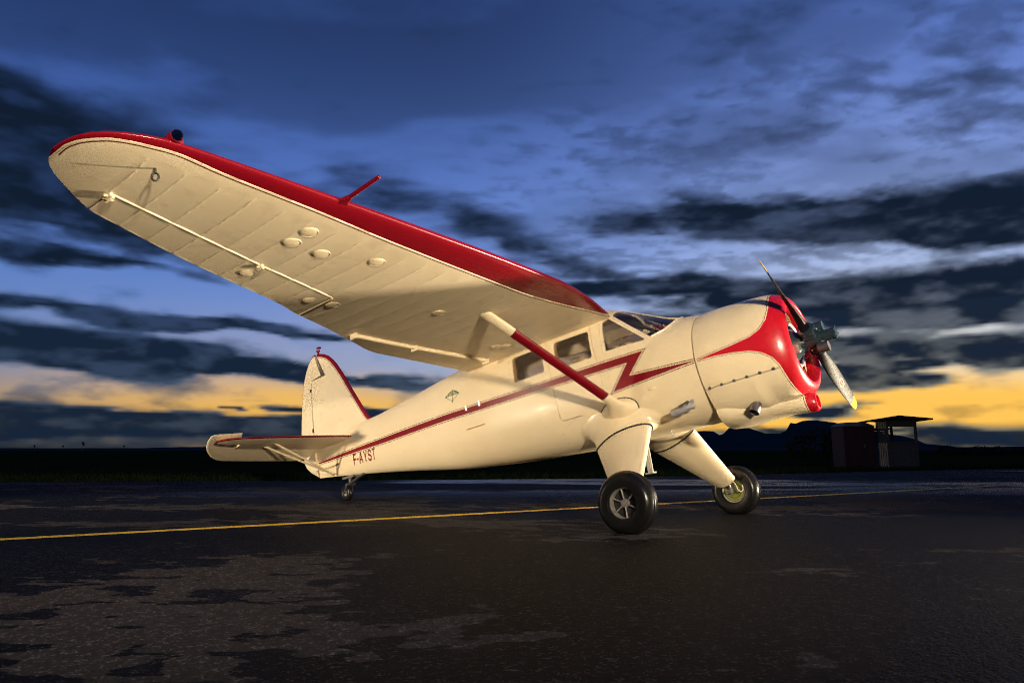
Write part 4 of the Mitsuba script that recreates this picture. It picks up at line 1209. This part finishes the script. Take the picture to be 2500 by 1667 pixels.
# a ring moulded in the side wall
for side in (-1, 1):
    fl = (lambda m: (m if isinstance(m, trimesh.Trimesh) else tri(m)) if side < 0 else mirror(m))
    wk = PLANE + '__' + ('wheel' if side < 0 else 'wheel_001')
    def wadd(part, m, mat, smooth=35):
        return add(wk + '__' + part, m, mat, smooth)
    tm = move(fl(about_y(tyre, WHEEL_C)), R_AC, P_AC)
    low_ = tm.vertices[:, 2] < .004
    tm.vertices[low_, 2] = .004 + (tm.vertices[low_, 2] - .004) * .02
    wadd('tyre', tm, 'mat_rubber', 40)
    wall = [path_tube(np.stack([np.full(72, x), r * np.cos(np.arange(72) * np.pi / 36), r * np.sin(np.arange(72) * np.pi / 36)], 1), .003, 6, True) for x, r in ((.116, .255), (-.116, .255), (.113, .200), (-.113, .200))]
    tw_ = move(fl(about_y(join(*wall), WHEEL_C)), R_AC, P_AC)
    wadd('sidewall_ring', tw_, 'mat_rubber', 40)
    rim = ring_solid([(.092, .166), (.100, .160), (.098, .150), (.080, .143), (.045, .138), (-.09, .138), (-.098, .150), (-.100, .160), (-.092, .166), (-.07, .155), (.07, .155)], 96)
    wadd('rim', move(fl(about_y(rim, WHEEL_C)), R_AC, P_AC), 'mat_alloy')
    disc = ring_solid([(.030, .001), (.030, .139), (.018, .139), (.018, .001)], 64)
    wadd('inner_disc', move(fl(about_y(disc, WHEEL_C)), R_AC, P_AC), 'mat_black_matt')
    for q in range(6):
        a = q * np.pi / 3 + .5236 + .02
        d = np.array([0, math.cos(a), math.sin(a)])
        sp_ = trimesh.convex.convex_hull(np.vstack([trimesh.creation.icosphere(1, .007).vertices * [1.8, 1, 1] + np.array([.052, 0, 0]) + d * .03, trimesh.creation.icosphere(1, .006).vertices * [2.6, 1, 1] + np.array([.062, 0, 0]) + d * .142]))
        wadd('spoke', move(fl(about_y(sp_, WHEEL_C)), R_AC, P_AC), 'mat_alloy')
    hubm = join(ring_solid([(.078, .001), (.078, .022), (.070, .026), (.062, .026), (.060, .040), (.045, .043), (.03, .043), (.03, .001)], 32), *[tube([.058, .034 * math.cos(q), .034 * math.sin(q)], [.072, .034 * math.cos(q), .034 * math.sin(q)], .006, .006, 6) for q in np.arange(6) * np.pi / 3])
    wadd('hub', move(fl(about_y(hubm, WHEEL_C)), R_AC, P_AC), 'mat_alloy')
    drum = join(ring_solid([(-.060, .001), (-.060, .060), (-.068, .064), (-.068, .082), (-.060, .086), (-.066, .092), (-.076, .100), (-.076, .134), (-.04, .138), (-.04, .001)], 64))
    wadd('brake_drum', move(fl(about_y(drum, WHEEL_C)), R_AC, P_AC), 'mat_green_primer')
    ax0 = WHEEL_C + [0, .06, 0]
    axle = join(tube(ax0, ax0 + [0, .11, .0], .030, .030, 20), tube(ax0 + [0.0, .06, 0], leg_bot + [0, .0, .05], .034, .034, 18), tube(ax0 + [.02, .09, .02], leg_bot + [.07, .03, .03], .012, .012, 10), tube(ax0 + [.03, .085, .03], leg_bot + [.10, .04, .04], .010, .010, 10),
                mani(tube(ax0 + [-.045, .04, -.0], ax0 + [-.045, .13, 0.0], .026, .026, 20)) - mani(tube(ax0 + [-.045, .10, 0], ax0 + [-.045, .2, 0], .016, .016, 16)))
    wadd('axle', move(fl(axle), R_AC, P_AC), 'mat_steel')
    hose = [leg_bot + [.09, .05, .03], ax0 + [.075, .10, .06], ax0 + [.09, .105, .0], ax0 + [.12, .10, -.03], ax0 + [.145, .075, -.01], ax0 + [.13, .04, .045]]
    tt = np.linspace(0, 5, 40)
    hose = np.column_stack([PC(range(6), [h_[i] for h_ in hose])(tt) for i in range(3)])
    wadd('brake_hose', move(fl(path_tube(hose, .006, 8)), R_AC, P_AC), 'mat_white')

# boarding step behind the near leg
air('boarding_step', join(tube([-2.05, -.20, -.50], [-2.07, -.20, -1.00], .011, .011, 12), box([-2.125, -.212, -1.0], [-2.085, -.188, -.50]), box([-2.15, -.24, -1.012], [-2.05, -.14, -.996])), 'mat_alloy')
air('breather_pipe', path_tube([(-1.75, -.16, -.55), (-1.74, -.17, -.62), (-1.71, -.18, -.66)], .010, 8), 'mat_chrome')

# tail wheel
TW = np.array([-7.795, 0.0, -.222])
tk = PLANE + '__tail_wheel'
twt = ring_solid(tyre_profile(.128, .062, .095), 72)
tm = move(about_y(twt, TW), R_AC, P_AC)
tm.vertices[:, 2] = np.maximum(tm.vertices[:, 2], .003 + (tm.vertices[:, 2]) * .02)
add(tk + '__tyre', tm, 'mat_rubber', 40)
add(tk + '__rim', move(about_y(ring_solid([(.040, .001), (.040, .016), (.026, .020), (.026, .050), (.042, .060), (.042, .066), (-.042, .066), (-.042, .060), (-.03, .05), (-.03, .001)], 48), TW), R_AC, P_AC), 'mat_alloy')
fork = [tube(TW + [0, s * .062, 0], TW + [.11, s * .062, .125], .016, .014, 12) for s in (-1, 1)]
fork += [box(TW + [.075, -.078, .108], TW + [.145, .078, .142]), tube(TW + [.11, 0, .12], TW + [.13, 0, .27], .032, .030, 20), tube(TW + [.13, 0, .14], TW + [.38, 0, .215], .026, .030, 16), tube(TW + [0, -.075, 0], TW + [0, .075, 0], .012)]
add(tk + '__fork', move(join(*fork), R_AC, P_AC), 'mat_black_metal', 35)
add(tk + '__spring', move(join(tube(TW + [.36, -.03, .20], TW + [.55, -.03, .235], .022, .03), box(TW + [-.02, -.05, .225], TW + [.26, .05, .262])), R_AC, P_AC), 'mat_steel', 35)
labels[PLANE] = {'label': 'cream and red vintage high wing aeroplane on the wet apron, nose to the right', 'category': 'aeroplane'}

# ------------------------------------------------------------------ far ground: hills, trees, shed, windsock
paint('mat_hill', mikit.proc(lambda p, n, uv: mix([0.020, 0.028, 0.034], [0.040, 0.050, 0.052], fbm(p.x * 0.010, p.y * 0.010, p.z * 0.02, 4))), 1.0, 0.0, 0.0, 0.0)
scene['mat_leaf'] = {'type': 'twosided', 'bsdf': {'type': 'diffuse', 'reflectance': mikit.proc(lambda p, n, uv: mix([0.012, 0.020, 0.008], [0.035, 0.045, 0.018], noise(p.x * 7, p.y * 7, p.z * 7)))}}
paint('mat_bark', rgb(0.03, 0.022, 0.016), 0.9)


def ridge(profile, R, seed, rough, name, label):
    """A range of hills from (azimuth, elevation) of its skyline, with a foot on both sides."""
    pr = np.array(profile)
    az = np.linspace(pr[0, 0], pr[-1, 0], 360)
    h = np.interp(az, pr[:, 0], pr[:, 1])
    rows = []
    for k, f in ((-.30, 0), (-.22, .25), (-.15, .5), (-.08, .78), (-.03, .95), (0, 1), (.05, .9), (.2, 0)):
        r = R * (1 + k)
        z = np.tan(np.radians(h)) * R * f
        nz = meshkit.fbm(np.stack([az * .9, np.full_like(az, k * 14), az * 0], -1), 5, seed) - .5
        z = z * (1 + nz * rough * (1 if 0 < f < 1 else .25)) + CAM_H * (f > 0)
        a = np.radians(az)
        rows.append(np.stack([r * np.sin(a), r * np.cos(a), z - (.5 if f == 0 else 0)], 1))
    rows = np.array(rows)
    m, n = rows.shape[:2]
    i, j = np.meshgrid(np.arange(m - 1), np.arange(n - 1), indexing='ij')
    a = (i * n + j).ravel()
    mesh = trimesh.Trimesh(rows.reshape(-1, 3), np.vstack([np.stack([a, a + 1, a + n + 1], 1), np.stack([a, a + n + 1, a + n], 1)]), process=False)
    if mesh.face_normals[:, 2].mean() < 0:
        mesh.invert()
    k = add(name, mesh, 'mat_hill', True)
    labels[k] = {'label': label, 'kind': 'structure'}


ridge([(4, .0), (7, .25), (9, .55), (11, .9), (12.37, 1.07), (12.84, 1.16), (13.91, 1.38), (14.82, 1.42), (15.48, 1.38), (15.92, 1.09), (16.22, 1.21), (16.63, 1.63), (17.22, 1.75), (18.1, 1.59), (18.81, 1.34), (19.23, 1.19), (20.23, 1.18), (20.67, 1.42), (20.98, 1.98), (21.32, 1.90), (21.83, 2.09), (22.77, 2.11), (24.02, 1.91), (25.07, 1.66), (26.5, 1.2), (28.2, .95), (28.97, .71), (29.56, .40), (30.52, .30), (32, .1), (33, 0)],
      2600, 3, .12, 'hills', 'jagged dark mountain ridge on the horizon behind the nose')
ridge([(-60, .06), (-45, .16), (-33, .10), (-27, .12), (-24, .20), (-20, .24), (-16, .20), (-10, .16), (-4, .12), (3, .20), (8, .10), (30, .16), (36, .22), (50, .1), (60, .06)], 1400, 9, .5, 'hills', 'low dark treed rise along the whole horizon')


def foliage(c, rx, ry, rz, n, size, seed):
    r = np.random.default_rng(seed)
    d = r.normal(size=(n, 3)); d /= np.linalg.norm(d, axis=1, keepdims=True)
    k = meshkit.fbm(d * 2.2 + seed, 3, seed)[:, None]
    rad = (.55 + .45 * r.random((n, 1)) ** .5) * (.65 + .7 * k)
    p = d * rad * [rx, ry, rz] + c
    p[:, 2] = np.maximum(p[:, 2], c[2] - rz * .95)
    u = r.normal(size=(n, 3)); u /= np.linalg.norm(u, axis=1, keepdims=True)
    w = np.cross(u, r.normal(size=(n, 3))); w /= np.linalg.norm(w, axis=1, keepdims=True)
    s = size * (.6 + .8 * r.random((n, 1)))
    v = np.stack([p - u * s, p + w * s * .5, p + u * s, p - w * s * .5], 1).reshape(-1, 3)
    a = np.arange(n) * 4
    return trimesh.Trimesh(v, np.vstack([np.stack([a, a + 1, a + 2], 1), np.stack([a, a + 2, a + 3], 1)]), process=False)


def bush(x, y, w, h, seed, label, group):
    key = number('bush')
    add(key + '__foliage', foliage(np.array([x, y, h * .52 - .05]), w / 2, w * .45, h * .52, 900, .055 * max(h, 1.0), seed), 'mat_leaf', False)
    add(key + '__stem', join(*[tube([x + .05 * q, y, -.06], [x + q * w * .22, y + .1 * q, h * .55], .05 * h / 2, .02 * h / 2, 8) for q in (-1, .2, 1)]), 'mat_bark')
    labels[key] = {'label': label, 'category': 'bush', 'group': group}


for i, (pxx, top, D, w) in enumerate([(2296, 1088, 110, 2.6), (2330, 1091, 118, 2.2), (2352, 1093, 118, 1.8), (2378, 1089, 112, 2.8), (2402, 1092, 120, 2.2), (2424, 1090, 114, 2.4), (2450, 1094, 122, 2.2), (2478, 1091, 116, 2.4), (2502, 1089, 108, 2.8)]):
    bush((pxx - 1250) / 1763.14 * D * 1.0, D, w, .82 + (1097 - top) / 1763.14 * D + .1, 60 + i, ['first', 'second', 'third', 'fourth', 'fifth', 'sixth', 'seventh', 'eighth', 'ninth'][i] + ' small dark bush from the shed along the far right horizon', 'bushes along the far right horizon')
for i, (x, D, w, h) in enumerate([(19.4, 47, 3.4, 2.0), (21.4, 47, 2.8, 2.35), (22.8, 48, 3.0, 2.1)]):
    bush(x, D, w, h, 90 + i, ['dark bush behind the grass, farthest left of the three beside the red cabin', 'tall dark bush between two others, behind the red cabin', 'dark bush standing right behind the red cabin and shed'][i], 'bushes beside the red cabin')

# blades of grass where the field meets the apron
edge_pts = np.array([p for p in APRON if p[1] > 10 and -45 < p[0] < 45])
n = 26000
r_ = np.random.default_rng(5)
gx = r_.uniform(-32, 36, n)
order_ = np.argsort(edge_pts[:, 0])
gy = np.interp(gx, edge_pts[order_, 0], edge_pts[order_, 1]) + np.abs(r_.normal(0, 3.2, n)) - .05 + .25 * (meshkit.noise(np.stack([gx * 1.3, gx * 0, gx * 0], -1), 4) - .5)
gh = r_.uniform(.05, .20, n) * (.5 + meshkit.fbm(np.stack([gx * .5, gy * .5, gx * 0], -1), 3, 8))
ga = r_.uniform(0, 2 * np.pi, n)
base = np.column_stack([gx, gy, np.full(n, -.06)])
side_ = np.column_stack([np.cos(ga), np.sin(ga), np.zeros(n)]) * .012
tip = base + np.column_stack([r_.normal(0, .05, n), r_.normal(0, .05, n), gh])
v = np.stack([base - side_, base + side_, tip], 1).reshape(-1, 3)
add('grass', trimesh.Trimesh(v, np.arange(3 * n).reshape(-1, 3), process=False), 'mat_grass', False)
labels['grass'] = {'label': 'short rough grass along the edge of the apron', 'kind': 'stuff'}

# red cabin and open shed
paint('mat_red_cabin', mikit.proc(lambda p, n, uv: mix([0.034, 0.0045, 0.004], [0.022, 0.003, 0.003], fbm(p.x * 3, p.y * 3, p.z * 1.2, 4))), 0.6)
paint('mat_pale_roof', mikit.proc(lambda p, n, uv: mix([0.14, 0.135, 0.135], [0.09, 0.085, 0.085], fbm(p.x * 4, p.y * 4, p.z * 4, 3))), 0.6)
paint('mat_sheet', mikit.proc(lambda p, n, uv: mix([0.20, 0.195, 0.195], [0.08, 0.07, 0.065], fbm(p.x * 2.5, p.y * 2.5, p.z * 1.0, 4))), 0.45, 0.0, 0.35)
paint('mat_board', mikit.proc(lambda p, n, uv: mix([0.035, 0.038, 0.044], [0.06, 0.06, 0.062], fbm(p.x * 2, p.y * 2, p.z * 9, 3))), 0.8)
cab = 'portable_cabin'
X0, X1, Y0, Y1 = 16.42, 17.92, 36.0, 37.4
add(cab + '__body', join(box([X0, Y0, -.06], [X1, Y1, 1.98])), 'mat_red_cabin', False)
add(cab + '__door', box([X0 + .18, Y0 - .025, .02], [X1 - .42, Y0, 1.88]), 'mat_red_cabin', False)
add(cab + '__door__handle', box([X1 - .56, Y0 - .06, .92], [X1 - .50, Y0 - .025, 1.06]), 'mat_steel', False)
rf = trimesh.convex.convex_hull(np.array([(X0 - .05, Y0 - .05, 1.98), (X1 + .05, Y0 - .05, 1.98), (X0 - .05, Y1 + .05, 1.98), (X1 + .05, Y1 + .05, 1.98), (X0 + .28, Y0 + .2, 2.17), (X1 - .38, Y0 + .2, 2.19), (X0 + .28, Y1 - .2, 2.17), (X1 - .38, Y1 - .2, 2.19)]))
add(cab + '__roof', rf, 'mat_pale_roof', False)
for x in (X0, X1 - .05):
    add(cab + '__corner_post', box([x - .015, Y0 - .02, -.05], [x + .05, Y0 + .03, 1.98]), 'mat_red_cabin', False)
labels[cab] = {'label': 'narrow dark red cabin with a pale domed roof, beside the open shed', 'category': 'cabin'}


def corrugated(x0, x1, y, z0, z1, lean=0.0):
    xs = np.linspace(x0, x1, int((x1 - x0) / .0125) + 1)
    yy = y + .018 * np.sin(xs * 2 * np.pi / .085)
    v = np.vstack([np.stack([xs, yy, xs * 0 + z0], 1), np.stack([xs, yy, xs * 0 + z1], 1), np.stack([xs, yy + .006, xs * 0 + z0], 1), np.stack([xs, yy + .006, xs * 0 + z1], 1)])
    m = len(xs)
    a = np.arange(m - 1)
    f = np.vstack([np.stack([a, a + 1, a + m + 1], 1), np.stack([a, a + m + 1, a + m], 1), np.stack([a + 2 * m, a + 3 * m + 1, a + 2 * m + 1], 1), np.stack([a + 2 * m, a + 3 * m, a + 3 * m + 1], 1)])
    return trimesh.Trimesh(v, f, process=False)


sh = 'shed'
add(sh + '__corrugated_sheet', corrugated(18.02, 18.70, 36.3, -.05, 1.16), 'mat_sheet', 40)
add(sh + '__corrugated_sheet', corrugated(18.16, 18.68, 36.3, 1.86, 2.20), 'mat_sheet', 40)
for i in range(6):
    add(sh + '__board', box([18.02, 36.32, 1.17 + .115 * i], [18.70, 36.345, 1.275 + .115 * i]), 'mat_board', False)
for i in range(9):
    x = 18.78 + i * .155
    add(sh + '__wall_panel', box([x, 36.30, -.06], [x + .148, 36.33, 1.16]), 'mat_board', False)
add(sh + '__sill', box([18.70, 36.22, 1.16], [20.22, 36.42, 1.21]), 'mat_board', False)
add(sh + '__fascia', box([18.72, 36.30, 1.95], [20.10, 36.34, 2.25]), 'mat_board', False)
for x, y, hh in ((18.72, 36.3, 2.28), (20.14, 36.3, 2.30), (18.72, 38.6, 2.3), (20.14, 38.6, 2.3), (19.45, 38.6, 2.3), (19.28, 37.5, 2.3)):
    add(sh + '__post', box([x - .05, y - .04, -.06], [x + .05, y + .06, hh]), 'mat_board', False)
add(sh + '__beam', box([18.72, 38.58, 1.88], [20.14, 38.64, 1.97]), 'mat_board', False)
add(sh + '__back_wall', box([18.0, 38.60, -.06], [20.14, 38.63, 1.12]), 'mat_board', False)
for x0_, x1_, z0_, z1_ in ((17.35, 19.05, 2.20, 2.50), (19.05, 20.72, 2.50, 2.36)):
    v = [(x0_, 35.7, z0_), (x1_, 35.7, z1_), (x1_, 39.0, z1_ - .12), (x0_, 39.0, z0_ - .12)]
    vv = np.array(v + [(a, b, c - .07) for a, b, c in v])
    add(sh + '__roof', trimesh.convex.convex_hull(vv), 'mat_board', False)
labels[sh] = {'label': 'open dark shed with a flat overhanging roof and a corrugated sheet wall', 'category': 'shed'}

# windsock and marker posts on the left horizon
wx, wy = 400 * math.sin(math.radians(-30.5)), 400 * math.cos(math.radians(-30.5))
add('windsock__pole', tube([wx, wy, -.1], [wx, wy, 4.5], .09, .06, 10), 'mat_alloy')
paint('mat_orange_cloth', rgb(0.30, 0.035, 0.012), 0.8)
add('windsock__sock', tube([wx + .1, wy, 4.3], [wx + .9, wy, 2.6], .55, .28, 16), 'mat_orange_cloth')
labels['windsock'] = {'label': 'orange windsock hanging limp on its pole far across the field', 'category': 'windsock'}
for az, D in ((-33.2, 300), (-31.6, 330), (-28.0, 320)):
    key = number('marker_post')
    x, y = D * math.sin(math.radians(az)), D * math.cos(math.radians(az))
    add(key + '__post', tube([x, y, -.1], [x, y, 2.0], .12, .10, 8), 'mat_black_metal')
    add(key + '__head', box([x - .3, y - .1, 1.9], [x + .3, y + .1, 2.4]), 'mat_black_metal', False)
    labels[key] = {'label': {-33.2: 'tiny dark marker post far across the field, outermost of three', -31.6: 'tiny dark marker post far across the field, beside the windsock', -28.0: 'tiny dark marker post far across the field, nearest the tailplane'}[az], 'category': 'post', 'group': 'marker posts on the far field'}
